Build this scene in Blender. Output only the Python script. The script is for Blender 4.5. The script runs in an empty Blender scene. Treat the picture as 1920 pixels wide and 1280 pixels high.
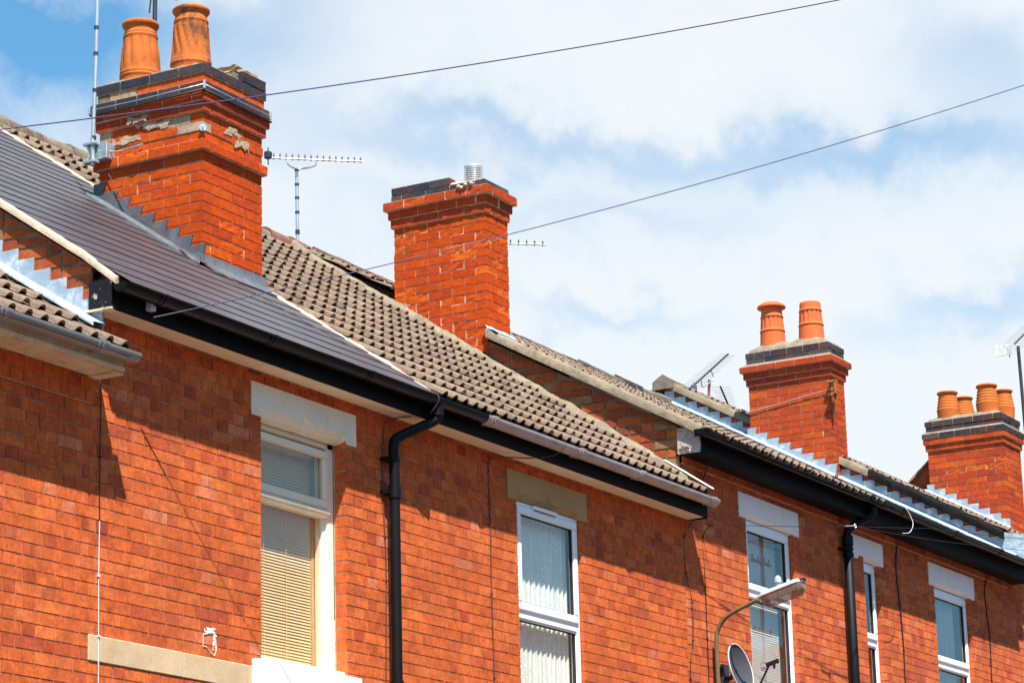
import bpy, math, random
from mathutils import Vector, noise
RN = random.Random(11)
C = bpy.context.scene.collection
D = 10.109            # the street wall plane (Y); camera stands at the origin, ground at z = -1.6
GZ = -1.6
def V(*a): return Vector(a)
def rnd(a, b): return RN.uniform(a, b)
def nz(p, s=1.0): return noise.noise(Vector(p) * s)

# ------------------------------------------------------------------ materials
def mat(name, col=None, rough=.8, var=None, var2=None, bump=None, stain=None, metallic=0, spec=.4, streak=None, bump2=None, tint=None, sheen=None):
    m = bpy.data.materials.new(name); m.use_nodes = True
    nt = m.node_tree; N = nt.nodes; L = nt.links
    b = N['Principled BSDF']
    b.inputs['Roughness'].default_value = rough; b.inputs['Metallic'].default_value = metallic
    b.inputs['Specular IOR Level'].default_value = spec
    geo = N.new('ShaderNodeNewGeometry')
    if col is None:
        a = N.new('ShaderNodeAttribute'); a.attribute_name = 'bcol'; cur = a.outputs['Color']
    else:
        r = N.new('ShaderNodeRGB'); r.outputs[0].default_value = (*col, 1); cur = r.outputs[0]
    def ntex(scale, det=3, vec=None, rg=.6):
        t = N.new('ShaderNodeTexNoise'); t.inputs['Scale'].default_value = scale; t.inputs['Detail'].default_value = det
        t.inputs['Roughness'].default_value = rg
        L.new(vec or geo.outputs['Position'], t.inputs['Vector']); return t
    def mult(cur, fac_out, lo, hi, fmin=.3, fmax=.7):
        mr = N.new('ShaderNodeMapRange'); mr.inputs['From Min'].default_value = fmin; mr.inputs['From Max'].default_value = fmax
        mr.inputs['To Min'].default_value = lo; mr.inputs['To Max'].default_value = hi
        L.new(fac_out, mr.inputs['Value'])
        mx = N.new('ShaderNodeVectorMath'); mx.operation = 'SCALE'
        L.new(cur, mx.inputs[0]); L.new(mr.outputs[0], mx.inputs['Scale']); return mx.outputs[0]
    for vv in (var, var2):
        if vv: cur = mult(cur, ntex(vv[0], 4).outputs[0], 1 - vv[1], 1 + vv[1])
    if streak:
        mp = N.new('ShaderNodeMapping'); mp.inputs['Scale'].default_value = streak[0]
        L.new(geo.outputs['Position'], mp.inputs['Vector'])
        cur = mult(cur, ntex(1, 3, mp.outputs[0]).outputs[0], 1 - streak[1], 1 + streak[1])
    for st in (stain or []):
        sc, scol, lo, hi, amt = st[:5]
        t = ntex(sc, 6, rg=.7)
        if len(st) > 5:
            mp = N.new('ShaderNodeMapping'); mp.inputs['Scale'].default_value = st[5]
            L.new(geo.outputs['Position'], mp.inputs['Vector']); L.new(mp.outputs[0], t.inputs['Vector'])
        mr = N.new('ShaderNodeMapRange'); mr.inputs['From Min'].default_value = lo; mr.inputs['From Max'].default_value = hi
        mr.inputs['To Max'].default_value = amt; L.new(t.outputs[0], mr.inputs['Value'])
        mx = N.new('ShaderNodeMix'); mx.data_type = 'RGBA'; L.new(mr.outputs[0], mx.inputs['Factor'])
        L.new(cur, mx.inputs['A']); mx.inputs['B'].default_value = (*scol, 1); cur = mx.outputs['Result']
    L.new(cur, b.inputs['Base Color'])
    last = None
    for bp in (bump, bump2):
        if bp:
            t = ntex(bp[0], 5); bm = N.new('ShaderNodeBump'); bm.inputs['Strength'].default_value = bp[1]
            bm.inputs['Distance'].default_value = bp[2] if len(bp) > 2 else .004
            L.new(t.outputs[0], bm.inputs['Height'])
            if last: L.new(last, bm.inputs['Normal'])
            last = bm.outputs[0]
    if last: L.new(last, b.inputs['Normal'])
    return m

def glass_mat(name, tint=(.95, .93, .90), boost=1.5, rough=.0):
    m = bpy.data.materials.new(name); m.use_nodes = True
    nt = m.node_tree; N = nt.nodes; L = nt.links; N.clear()
    out = N.new('ShaderNodeOutputMaterial'); tr = N.new('ShaderNodeBsdfTransparent'); tr.inputs[0].default_value = (*tint, 1)
    gl = N.new('ShaderNodeBsdfGlossy'); gl.inputs['Roughness'].default_value = rough; gl.inputs['Color'].default_value = (.95, .86, .82, 1)
    fr = N.new('ShaderNodeFresnel'); fr.inputs['IOR'].default_value = 1.5
    gb = N.new('ShaderNodeNewGeometry'); ir = N.new('ShaderNodeMapRange'); ir.inputs['To Min'].default_value = 1.5; ir.inputs['To Max'].default_value = 1 / 1.5   # same reflectance from both sides of the sheet
    L.new(gb.outputs['Backfacing'], ir.inputs['Value']); L.new(ir.outputs[0], fr.inputs['IOR'])
    mm = N.new('ShaderNodeMath'); mm.operation = 'MULTIPLY'; mm.inputs[1].default_value = boost; mm.use_clamp = True
    L.new(fr.outputs[0], mm.inputs[0])
    mx = N.new('ShaderNodeMixShader'); L.new(mm.outputs[0], mx.inputs[0]); L.new(tr.outputs[0], mx.inputs[1]); L.new(gl.outputs[0], mx.inputs[2])
    t = N.new('ShaderNodeTexNoise'); t.inputs['Scale'].default_value = 2.2
    g = N.new('ShaderNodeNewGeometry'); L.new(g.outputs['Position'], t.inputs['Vector'])
    bp = N.new('ShaderNodeBump'); bp.inputs['Strength'].default_value = .04; bp.inputs['Distance'].default_value = .004
    L.new(t.outputs[0], bp.inputs['Height']); L.new(bp.outputs[0], gl.inputs['Normal'])
    L.new(mx.outputs[0], out.inputs[0]); return m

M = {}
M['brick'] = mat('brick', None, .92, (13, .24), (48, .22), (200, .5, .004), streak=((130, 130, 7), .2), spec=.12,
                 stain=[(1.5, (.34, .075, .03), .46, .68, .38), (5, (.27, .07, .035), .56, .75, .4), (40, (.75, .42, .27), .66, .74, .35), (28, (.16, .05, .028), .62, .74, .5)], bump2=(60, .3, .004))
M['brick_rough'] = mat('brick_rough', None, 1, (22, .2), (120, .14), (170, .7, .006), spec=.04,
                 stain=[(3.5, (.22, .045, .02), .48, .70, .45), (11, (.14, .05, .03), .60, .76, .55)], bump2=(45, .5, .008))
M['mortar'] = mat('mortar', (.50, .36, .25), .95, (14, .3), (120, .15), (150, .5), spec=.1)
M['mortar_chimney'] = mat('mortar_chimney', (.56, .40, .28), .95, (10, .3), (100, .15), (150, .5), spec=.1)
M['mortar_old'] = mat('mortar_old', (.22, .165, .105), .95, (10, .35), (100, .2), (110, .8, .008), spec=.1)
M['cement'] = mat('cement', (.25, .205, .145), .95, (7, .25), (60, .2), (70, .9, .012), spec=.1,
                  stain=[(9, (.10, .075, .04), .52, .68, .6), (26, (.34, .31, .25), .62, .7, .6)], bump2=(220, .5, .004))
M['cement_pale'] = mat('cement_pale', (.46, .36, .27), .95, (9, .2), (90, .15), (90, .7, .006), spec=.1, stain=[(14, (.2, .15, .10), .6, .72, .5)])
M['tile'] = mat('tile', None, .93, (5, .22), (55, .25), (300, .5, .003), spec=.12,
                stain=[(6, (.27, .21, .14), .5, .7, .45), (75, (.05, .04, .03), .56, .70, .7), (3.5, (.11, .08, .058), .55, .75, .5), (38, (.20, .18, .14), .66, .74, .5)], bump2=(90, .4, .005))
M['slate'] = mat('slate', None, .42, (1.6, .22), (30, .12), (200, .18, .002), spec=.45, streak=((2, 8, 8), .1))
M['ridge'] = mat('ridge', None, .93, (8, .3), (60, .25), (150, .7, .006), spec=.15,
                 stain=[(7, (.22, .18, .12), .5, .62, .75), (30, (.05, .04, .03), .56, .7, .8)])
M['pot'] = mat('pot', None, .82, (7, .16), (60, .1), (160, .3, .003), spec=.25, stain=[(5, (.17, .085, .035), .60, .78, .55)])
M['pot_old'] = mat('pot_old', (.49, .125, .026), .88, (7, .2), (60, .14), (120, .6, .006), spec=.2,
                   stain=[(6, (.10, .055, .03), .50, .60, .85, (1, 1, .7)), (45, (.06, .03, .02), .62, .66, .8)])
M['pot_orange'] = mat('pot_orange', (.50, .125, .024), .85, (6, .15), (60, .1), (160, .35, .003), spec=.25,
                      stain=[(7, (.16, .06, .02), .54, .70, .65), (90, (.14, .06, .02), .68, .72, .7)])
M['black_paint'] = mat('black_paint', (.004, .005, .007), .36, (8, .3), None, (120, .15), spec=.22, stain=[(42, (.55, .55, .52), .735, .76, .7, (1, 1, .4))])
M['black_pipe'] = mat('black_pipe', (.004, .005, .007), .55, (8, .3), None, (90, .15), spec=.2, stain=[(60, (.7, .7, .66), .74, .76, .9, (1, 1, .22))])
M['black_board'] = mat('black_board', (.005, .0045, .0045), .65, (10, .4), None, (60, .3), spec=.1, stain=[(30, (.07, .03, .02), .68, .73, .6, (.3, 1, 1))])
M['flaky_black'] = mat('flaky_black', (.005, .005, .008), .55, (10, .3), None, (40, .5), stain=[(14, (.52, .46, .40), .60, .63, .9)])
M['grey_gutter'] = mat('grey_gutter', (.44, .37, .35), .5, (6, .15), (60, .1), (80, .2), spec=.35, stain=[(9, (.14, .10, .085), .5, .72, .6, (.4, 1, 1)), (50, (.5, .46, .43), .64, .7, .5, (.2, 1, 1))])
M['grey_gutter_clean'] = mat('grey_gutter_clean', (.26, .26, .25), .42, (6, .12), (60, .06), (80, .1), spec=.4, stain=[(9, (.16, .14, .12), .55, .75, .5, (.4, 1, 1))])
M['flaky_white'] = mat('flaky_white', (.50, .42, .39), .8, (9, .3), None, (40, .8, .01), stain=[(9, (.03, .02, .018), .52, .58, .85), (16, (.30, .17, .12), .56, .64, .7)])
M['soffit'] = mat('soffit', (.86, .68, .48), .75, (3, .08), (40, .06), (120, .2), stain=[(4, (.45, .32, .2), .62, .8, .35, (.6, 1, 1))])
M['old_cream'] = mat('old_cream', (.70, .56, .36), .75, (6, .15), (50, .12), (60, .5), stain=[(8, (.30, .18, .07), .56, .72, .6, (.5, 1, 1)), (22, (.05, .035, .02), .62, .68, .85, (.4, 1, 1))])
M['white_paint'] = mat('white_paint', (.86, .84, .80), .6, (5, .04), (60, .05), (90, .25), spec=.3, stain=[(6, (.62, .58, .50), .62, .8, .4)])
M['cream_paint'] = mat('cream_paint', (.93, .81, .63), .62, (4, .05), (60, .05), (120, .2), spec=.3, stain=[(5, (.62, .50, .34), .56, .75, .4)])
M['white_lintel'] = mat('white_lintel', (.95, .86, .83), .65, (5, .05), (60, .04), (90, .25), spec=.25, stain=[(7, (.7, .6, .56), .6, .8, .4)])
M['sandstone'] = mat('sandstone', (.46, .29, .13), .9, (5, .12), (80, .12), (200, .4), spec=.15, stain=[(5, (.3, .18, .08), .55, .75, .4)])
M['sandstone_pale'] = mat('sandstone_pale', (.62, .45, .28), .9, (5, .12), (80, .12), (200, .4), spec=.15, stain=[(4, (.42, .29, .16), .52, .7, .5), (14, (.72, .6, .45), .62, .75, .3)])
M['pvc'] = mat('pvc', (.90, .90, .92), .32, None, None, None, spec=.5, stain=[(12, (.68, .67, .66), .62, .8, .3)])
M['gasket'] = mat('gasket', (.02, .022, .025), .6)
M['lead'] = mat('lead', (.10, .11, .125), .7, (9, .3), (70, .12), (40, .35, .004), metallic=.1, spec=.4, stain=[(10, (.26, .28, .31), .55, .75, .6, (1, 1, .35))])
M['lead_pale'] = mat('lead_pale', (.31, .38, .45), .55, (7, .1), (70, .08), (30, .5, .006), spec=.4, stain=[(14, (.24, .31, .40), .5, .7, .6, (1, 1, .3)), (9, (.66, .72, .78), .5, .65, .7)])
M['galv'] = mat('galv', (.42, .47, .50), .45, (20, .25), None, (60, .3), metallic=.6)
M['alu'] = mat('alu', (.62, .62, .62), .35, (20, .1), None, None, metallic=.7)
M['dark_metal'] = mat('dark_metal', (.045, .045, .06), .5, (20, .3), None, None, metallic=.3)
M['rod_metal'] = mat('rod_metal', (.12, .12, .14), .5, metallic=.3)
M['rust_metal'] = mat('rust_metal', (.20, .06, .045), .7, (20, .3), None, (100, .4))
M['rust_yellow'] = mat('rust_yellow', (.36, .14, .025), .7, (40, .4), None, (100, .5), stain=[(60, (.04, .03, .02), .5, .6, .8)])
M['cowl'] = mat('cowl', (.45, .46, .47), .35, None, None, None, metallic=.35)
M['cable_blue'] = mat('cable_blue', (.035, .030, .12), .5)
M['cable_black'] = mat('cable_black', (.015, .012, .012), .5)
M['cable_white'] = mat('cable_white', (.66, .62, .66), .6)
M['cable_brown'] = mat('cable_brown', (.13, .05, .035), .6)
M['lamp_post'] = mat('lamp_post', (.16, .115, .06), .55, (12, .25), (60, .2), (80, .4), spec=.3, stain=[(14, (.10, .05, .03), .55, .7, .6)])
M['lamp_body'] = mat('lamp_body', (.52, .52, .55), .4, (9, .1), None, (60, .15), spec=.4, stain=[(18, (.3, .3, .3), .6, .75, .5)])
M['dish'] = mat('dish', (.062, .060, .070), .45, (6, .06), None, None, spec=.4)
M['blind'] = mat('blind', (.90, .66, .36), .55, (12, .06), None, None, spec=.3)
M['blind_shade'] = mat('blind_white', (.74, .72, .68), .55, (12, .06), None, None, spec=.3)
M['curtain'] = mat('net_curtain', (.84, .90, .86), .9, (3, .06), (110, .28), (150, .6, .004), spec=.05, streak=((60, 60, 5), .12))
M['curtain_grey'] = mat('curtain_grey', (.36, .42, .45), .9, (3, .1), (120, .08), None, spec=.05, streak=((40, 40, 1), .15))
M['drape'] = mat('drape', (.55, .42, .22), .9, (3, .1), (60, .15), None, spec=.05, streak=((50, 50, 1), .3))
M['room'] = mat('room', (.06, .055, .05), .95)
M['glass'] = glass_mat('glass')
M['lamp_bowl'] = mat('lamp_bowl', (.26, .18, .135), .22, None, None, (40, .5), spec=.5, streak=((1, 60, 1), .25))
M['lamp_bowl'].node_tree.nodes['Principled BSDF'].inputs['Alpha'].default_value = .66
M['glass_clear'] = glass_mat('lamp_glass', (.93, .88, .82), 1.2, .05)
M['asphalt'] = mat('asphalt', (.075, .07, .062), .9, (2, .2), (150, .2), (300, .5))
M['paving'] = mat('paving', (.19, .16, .125), .9, (2, .15), (80, .15), (200, .4))
M['render_wall'] = mat('far_brick', None, .9, (6, .2), (60, .12), (120, .4))
M['timber'] = mat('timber', (.16, .11, .07), .85, (5, .3), (60, .2), (60, .5))
M['paint_splash'] = mat('paint_splash', (.80, .70, .62), .8, (30, .1))

# ------------------------------------------------------------------ mesh builder
class MB:
    def __init__(s): s.v = []; s.f = []; s.c = []; s.m = []; s.s = []
    def face(s, pts, col=(1, 1, 1), mi=0, sm=False):
        i = len(s.v); s.v += [tuple(p) for p in pts]; s.f.append(tuple(range(i, i + len(pts)))); s.c.append(col); s.m.append(mi); s.s.append(sm)
    def ob(s, o, a, b, c, col=(1, 1, 1), mi=0):
        o = Vector(o); a = Vector(a); b = Vector(b); c = Vector(c); i = len(s.v)
        if a.cross(b).dot(c) < 0: a, b = b, a
        P = [o, o + a, o + a + b, o + b, o + c, o + a + c, o + a + b + c, o + b + c]
        s.v += [tuple(p) for p in P]
        for q in ((3, 2, 1, 0), (4, 5, 6, 7), (0, 1, 5, 4), (1, 2, 6, 5), (2, 3, 7, 6), (3, 0, 4, 7)):
            s.f.append(tuple(i + k for k in q)); s.c.append(col); s.m.append(mi); s.s.append(False)
    def box(s, x0, x1, y0, y1, z0, z1, col=(1, 1, 1), mi=0):
        s.ob((x0, y0, z0), (x1 - x0, 0, 0), (0, y1 - y0, 0), (0, 0, z1 - z0), col, mi)
    def bbox(s, x0, x1, y0, y1, z0, z1, bev=.004, col=(1, 1, 1), mi=0):
        """box with chamfered edges"""
        i = len(s.v); b = min(bev, (x1 - x0) * .3, (y1 - y0) * .3, (z1 - z0) * .3); idx = {}
        X = (x0, x1); Y = (y0, y1); Z = (z0, z1)
        for a in (0, 1):
            for c in (0, 1):
                for d in (0, 1):
                    sx, sy, sz = (1, -1)[a] * b, (1, -1)[c] * b, (1, -1)[d] * b
                    for k, p in enumerate(((X[a], Y[c] + sy, Z[d] + sz), (X[a] + sx, Y[c], Z[d] + sz), (X[a] + sx, Y[c] + sy, Z[d]))):
                        idx[a, c, d, k] = len(s.v); s.v.append(p)
        def q(*k):
            s.f.append(tuple(idx[t] for t in k)); s.c.append(col); s.m.append(mi); s.s.append(False)
        for a in (0, 1): q((a, 0, 0, 0), (a, 1, 0, 0), (a, 1, 1, 0), (a, 0, 1, 0)); q((0, a, 0, 1), (1, a, 0, 1), (1, a, 1, 1), (0, a, 1, 1)); q((0, 0, a, 2), (1, 0, a, 2), (1, 1, a, 2), (0, 1, a, 2))
        for a in (0, 1):
            for c in (0, 1):
                q((a, c, 0, 0), (a, c, 1, 0), (a, c, 1, 1), (a, c, 0, 1)); q((a, 0, c, 0), (a, 1, c, 0), (a, 1, c, 2), (a, 0, c, 2)); q((0, a, c, 1), (1, a, c, 1), (1, a, c, 2), (0, a, c, 2))
                for d in (0, 1): q((a, c, d, 0), (a, c, d, 1), (a, c, d, 2))
    def grid(s, rows, col=(1, 1, 1), mi=0, sm=True, close=False):
        i = len(s.v); n = len(rows[0])
        for r in rows: s.v += [tuple(p) for p in r]
        for a in range(len(rows) - 1):
            for b in range(n if close else n - 1):
                b2 = (b + 1) % n
                s.f.append((i + a * n + b, i + a * n + b2, i + (a + 1) * n + b2, i + (a + 1) * n + b))
                s.c.append(col(a, b) if callable(col) else col); s.m.append(mi); s.s.append(sm)
    def tube(s, path, r, seg=8, col=(1, 1, 1), mi=0, cap=True, sm=True):
        path = [Vector(p) for p in path]; rows = []; up = None
        for i, p in enumerate(path):
            t = (path[min(i + 1, len(path) - 1)] - path[max(i - 1, 0)]).normalized()
            if up is None:
                up = Vector((0, 0, 1)) if abs(t.z) < .9 else Vector((1, 0, 0))
            a = t.cross(up).normalized(); b = a.cross(t).normalized(); up = b
            rr = r[i] if isinstance(r, (list, tuple)) else r
            rows.append([p + a * rr * math.cos(k * 2 * math.pi / seg) + b * rr * math.sin(k * 2 * math.pi / seg) for k in range(seg)])
        s.grid(rows, col, mi, sm, True)
        if cap: s.face(rows[0][::-1], col, mi); s.face(rows[-1], col, mi)
    def lathe(s, c, prof, seg=32, col=(1, 1, 1), mi=0, rf=None, close_top=False):
        rows = []
        for (r, z) in prof:
            rows.append([(c[0] + (rf(r, z, k / seg) if rf else r) * math.cos(k * 2 * math.pi / seg), c[1] + (rf(r, z, k / seg) if rf else r) * math.sin(k * 2 * math.pi / seg), c[2] + z) for k in range(seg)])
        s.grid(rows, col, mi, True, True)
    def build(s, name, mats, parent=None, label=None, smooth=None):
        me = bpy.data.meshes.new(name)
        off = WLOC.get(parent.name, Vector((0, 0, 0))) if parent else Vector((0, 0, 0))
        me.from_pydata([(x - off.x, y - off.y, z - off.z) for x, y, z in s.v], [], s.f)
        if not isinstance(mats, (list, tuple)): mats = [mats]
        for m in mats: me.materials.append(M[m] if isinstance(m, str) else m)
        me.polygons.foreach_set('material_index', s.m); me.polygons.foreach_set('use_smooth', s.s)
        at = me.attributes.new('bcol', 'FLOAT_COLOR', 'FACE')
        fl = []
        for c in s.c: fl += [c[0], c[1], c[2], 1.0]
        at.data.foreach_set('color', fl)
        me.validate(); me.update()
        import bmesh
        if any(s.s):
            bm = bmesh.new(); bm.from_mesh(me); bmesh.ops.recalc_face_normals(bm, faces=bm.faces); bm.to_mesh(me); bm.free()
        o = bpy.data.objects.new(name, me); C.objects.link(o)
        if parent:
            o.parent = parent; WLOC[o.name] = off
        if label: o['label'] = label
        return o
WLOC = {}
def thing(name, label, cat, loc=(0, 0, 0), group=None):
    o = bpy.data.objects.new(name, None); C.objects.link(o); o.location = loc; o.empty_display_size = .2
    o['label'] = label; o['category'] = cat
    if group: o['group'] = group
    WLOC[o.name] = Vector(loc); return o
def tag(o, label, cat, group=None):
    o['label'] = label; o['category'] = cat
    if group: o['group'] = group
    return o
def structure(o, label=None):
    o['kind'] = 'structure'
    if label: o['label'] = label
    return o

# ------------------------------------------------------------------ brickwork
FACADE = [((.60, .126, .033), 12), ((.575, .117, .032), 8), ((.62, .145, .042), 7), ((.52, .100, .034), 2), ((.62, .18, .085), .7), ((.45, .085, .040), .6), ((.64, .155, .034), .6)]
FACADE3 = [((.60, .132, .040), 9), ((.56, .117, .037), 6), ((.62, .155, .052), 4), ((.47, .092, .042), 3), ((.60, .18, .09), .6)]
CHIM = [((.54, .070, .011), 9), ((.50, .062, .012), 5), ((.58, .088, .012), 2.5), ((.46, .058, .018), 1.4)]
DARK = [((.40, .055, .022), 5), ((.46, .06, .018), 3), ((.32, .05, .028), 2)]
CHIM3 = [((.50, .075, .022), 8), ((.44, .062, .022), 5), ((.56, .098, .02), 3), ((.36, .055, .028), 1.6)]
OLD = [((.40, .092, .034), 6), ((.30, .070, .034), 5), ((.46, .115, .036), 3), ((.28, .17, .085), 1.3), ((.20, .07, .045), 1)]
BLUE = [((.042, .045, .056), 5), ((.062, .058, .064), 3), ((.034, .038, .050), 3), ((.085, .075, .072), 1.4)]
GREY = [((.28, .19, .13), 3), ((.50, .09, .025), 4), ((.20, .14, .105), 1), ((.36, .25, .16), .8)]
PATCH = [((.58, .085, .015), 5), ((.42, .31, .22), 1.7), ((.5, .07, .02), 3)]
GOLD = [((.30, .15, .07), 3), ((.5, .2, .07), 3), ((.22, .09, .05), 1)]
def pick(pal):
    t = RN.uniform(0, sum(w for _, w in pal)); k = 0
    for c, w in pal:
        t -= w
        if t <= 0: break
    j = rnd(.95, 1.05); return tuple(max(0, x * j * rnd(.985, 1.015)) for x in c)

def wall(mb, x0, x1, z0, z1, openings, pal, ch=.075, phase=0., y=D, proud=None, depth=.1, jt=.008, hole=None):
    """Flemish-bond brick wall facing the street; each brick is a block standing 4 mm proud of the mortar"""
    P = .345; r = 0; z = z0
    while z < z1 - .01:
        zt = min(z + ch, z1); po = 0
        if proud and z >= proud - .01: po = .022
        iv = [(x0, x1)]
        for (a, b, c, d) in openings:
            if z < d - .012 and zt > c + .012:
                n = []
                for (p, q) in iv:
                    if b <= p or a >= q: n.append((p, q)); continue
                    if a > p: n.append((p, a))
                    if b < q: n.append((b, q))
                iv = n
        sh = P / 2 if r % 2 else 0
        for (p, q) in iv:
            mb.box(p + .003 if p != x0 else p, q - .003 if q != x1 else q, y - po + .006, y + depth, z, zt, mi=1)
            k = math.floor((p - phase - sh) / P); segs = []
            while phase + sh + k * P < q:
                a = phase + sh + k * P
                for (s0, s1) in ((a, a + .23), (a + .23, a + P)):
                    e0, e1 = max(s0, p), min(s1, q)
                    if e1 - e0 <= 0: continue
                    if segs and (e1 - e0 < .035 or segs[-1][1] - segs[-1][0] < .035): segs[-1] = (segs[-1][0], e1, .23)
                    else: segs.append((e0, e1, s1 - s0))
                k += 1
            if True:
                for (e0, e1, sw) in segs:
                    s0, s1 = 0, sw
                    col = pick(pal)
                    if s1 - s0 < .2 and RN.random() < .28: col = (col[0] * .76, col[1] * .70, col[2] * .95)
                    l = jt / 2; o = rnd(-.0012, .0012); bz = rnd(-.0012, .0012)
                    xa = e0 + (l if e0 > p else 0); xb = e1 - (l if e1 < q else 0)
                    mb.box(xa, xb, y - po + o, y + depth - .012, z + l + bz, zt - l + bz, col)
        z += ch; r += 1

def gable(mb, x, y0, y1, zb, ztop, pal=OLD, ch=.078, jt=.013, depth=.1, amp=.004):
    """brick gable facing -X; ztop(y) gives the sloping top; bricks are clipped to it"""
    z = zb; r = 0
    def cl(yy, zz): return min(zz, ztop(yy))
    while z < max(ztop(y0), ztop(y1)):
        a = y0; first = True
        while a < y1:
            L = .225 if not (first and r % 2) else .11
            if RN.random() < .2: L = .11
            b = min(a + L, y1); first = False
            if min(ztop(a), ztop(b)) > z + .02 or max(ztop(a), ztop(b)) > z + .03:
                o = x - rnd(0, amp); col = pick(pal); l = jt / 2
                A, B = a + l, b - l; zz0, zz1 = z + l, z + ch - l
                p = [(o, A, cl(A, zz0)), (o, B, cl(B, zz0)), (o, B, cl(B, zz1)), (o, A, cl(A, zz1))]
                qd = [(o + .05, q[1], q[2]) for q in p]
                mb.face(p[::-1], col)
                for k in range(4): mb.face([p[k], p[(k + 1) % 4], qd[(k + 1) % 4], qd[k]], col)
            a = b
        z += ch; r += 1
    mb.face([(x + .004, y0, zb), (x + .004, y0, ztop(y0)), (x + .004, y1, ztop(y1)), (x + .004, y1, zb)], mi=1)
    mb.face([(x + depth, y0, zb), (x + depth, y1, zb), (x + depth, y1, ztop(y1)), (x + depth, y0, ztop(y0))], mi=1)

def rough_brick(mb, x0, x1, y0, y1, z0, z1, col, amp=.0015, faces='xyz', seed=0., n=.06):
    """brick block whose faces are broken up; displacement is a continuous function of position"""
    c = Vector(((x0 + x1) / 2, (y0 + y1) / 2, (z0 + z1) / 2))
    def dsp(p):
        p = Vector(p)
        d = max(0., noise.noise(p * 26 + Vector((seed, 0, seed))) * .9 + noise.noise(p * 70) * .5 + .25) * amp
        d = min(d, .0068) if amp < .02 else d
        e = 0
        if abs(p.x - x0) < 1e-6 or abs(p.x - x1) < 1e-6: p.x += (d if p.x < c.x else -d); e += 1
        if abs(p.y - y0) < 1e-6 or abs(p.y - y1) < 1e-6: p.y += (d if p.y < c.y else -d); e += 1
        if abs(p.z - z0) < 1e-6 or abs(p.z - z1) < 1e-6: p.z += (d if p.z < c.z else -d) * .25
        return p
    def g(o, a, b):
        na = max(1, round(a.length / n)); nb = max(1, round(b.length / (n * .5)))
        mb.grid([[dsp(o + a * (i / na) + b * (j / nb)) for i in range(na + 1)] for j in range(nb + 1)], col, 0, False)
    X = Vector((x1 - x0, 0, 0)); Y = Vector((0, y1 - y0, 0)); Z = Vector((0, 0, z1 - z0)); O = Vector((x0, y0, z0))
    g(O, X, Z); g(O + Y + X, -X, Z); g(O + Y, -Y, Z); g(O + X, Y, Z); g(O, Y, X); g(O + Z, X, Y)

def ring(mb, x0, x1, y0, y1, z, ch, p, odd, pal, amp=.0012, spall=.2, jt=.009, samp=.012):
    """one course of a chimney"""
    x0 -= p; x1 += p; y0 -= p; y1 += p; l = jt / 2; za, zb = z + l, z + ch - l
    mb.box(x0 + .0075, x1 - .0075, y0 + .0075, y1 - .0075, z, z + ch, mi=1)
    S, H = .215, .1025
    lx, ly = (H, S) if not odd else (S, H)
    if lx * 2 > (x1 - x0) - .03: lx = (x1 - x0 - jt) / 2
    def br(a, b, c, d):
        sp = RN.random() < spall; col = pick(pal)
        if sp: col = (min(.68, col[0] * 1.08), col[1] * 1.18, col[2])
        rough_brick(mb, a, b, c, d, za, zb, col, samp if sp else amp, seed=rnd(0, 9))
    for (a, b) in ((x0, x0 + lx), (x1 - lx, x1)):
        for (c, d) in ((y0, y0 + ly), (y1 - ly, y1)): br(a, b, c, d)
    def fill(a, b):
        a += jt; b -= jt
        if b - a < .03: return []
        n = max(1, round((b - a + jt) / .225)); w = (b - a - (n - 1) * jt) / n
        return [(a + i * (w + jt), a + i * (w + jt) + w) for i in range(n)]
    for (a, b) in fill(x0 + lx, x1 - lx): br(a, b, y0, y0 + .1); br(a, b, y1 - .1, y1)
    for (a, b) in fill(y0 + ly, y1 - ly): br(x0, x0 + .1, a, b); br(x1 - .1, x1, a, b)

def mound(mb, x0, x1, y0, y1, z, h, seed=0, mi=0, nx=16, ny=26, pots=()):
    rows = []
    for i in range(nx + 1):
        r = []
        for j in range(ny + 1):
            u, w = i / nx, j / ny; x = x0 + (x1 - x0) * u; y = y0 + (y1 - y0) * w
            e = min(u, 1 - u) * 2; f = min(1, min(w, 1 - w) * 4); e = min(1, e * 1.3)
            hh = h * (min(e, f) ** .55) * (.85 + .3 * nz((x * 4 + seed, y * 4, 0)))
            for (px, py) in pots:
                d = math.hypot(x - px, y - py); hh += .035 * max(0, 1 - (d / .24) ** 2)
            hh += .012 * nz((x * 22, y * 22, seed)) if e > 0 and f > 0 else 0
            r.append((x, y, z + max(0, hh)))
        rows.append(r)
    mb.grid(rows, (1, 1, 1), mi)

def chimney(parent, x0, x1, y0, y1, zbot, zref, ch, top, pal, label, spall=.2, mort='mortar_chimney', samp=.009):
    mb = MB(); k = -1; z = zref - ch
    while z > zbot: ring(mb, x0, x1, y0, y1, z, ch, 0, k % 2, pal, spall=spall, samp=samp); z -= ch; k -= 1
    z = zref; k = 0
    for (p, kind, h) in top:
        if kind == 'm':
            mb.box(x0 - p, x1 + p, y0 - p, y1 + p, z, z + h, mi=2)
        else:
            ring(mb, x0, x1, y0, y1, z, h, p, k % 2, dict(r=pal, b=BLUE, g=GREY, q=PATCH, d=DARK)[kind], spall=spall if kind != 'b' else .06, samp=samp * .7)
        z += h; k += 1
    o = mb.build('chimney', ['brick_rough', mort, 'cement_pale'], parent, label)
    return o, z

def pot(parent, c, prof, m, label=None, rf=None, seg=40, cap=None):
    mb = MB(); h = max(z for _, z in prof); rt = prof[-1][0]
    mb.lathe(c, prof, seg, rf=rf)
    mb.lathe(c, [(rt, h), (rt - .018, h), (rt - .022, h - .3)], seg)
    if cap: mb.lathe(c, cap, seg)
    return mb.build('chimney_pot', m, parent, label)

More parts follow.
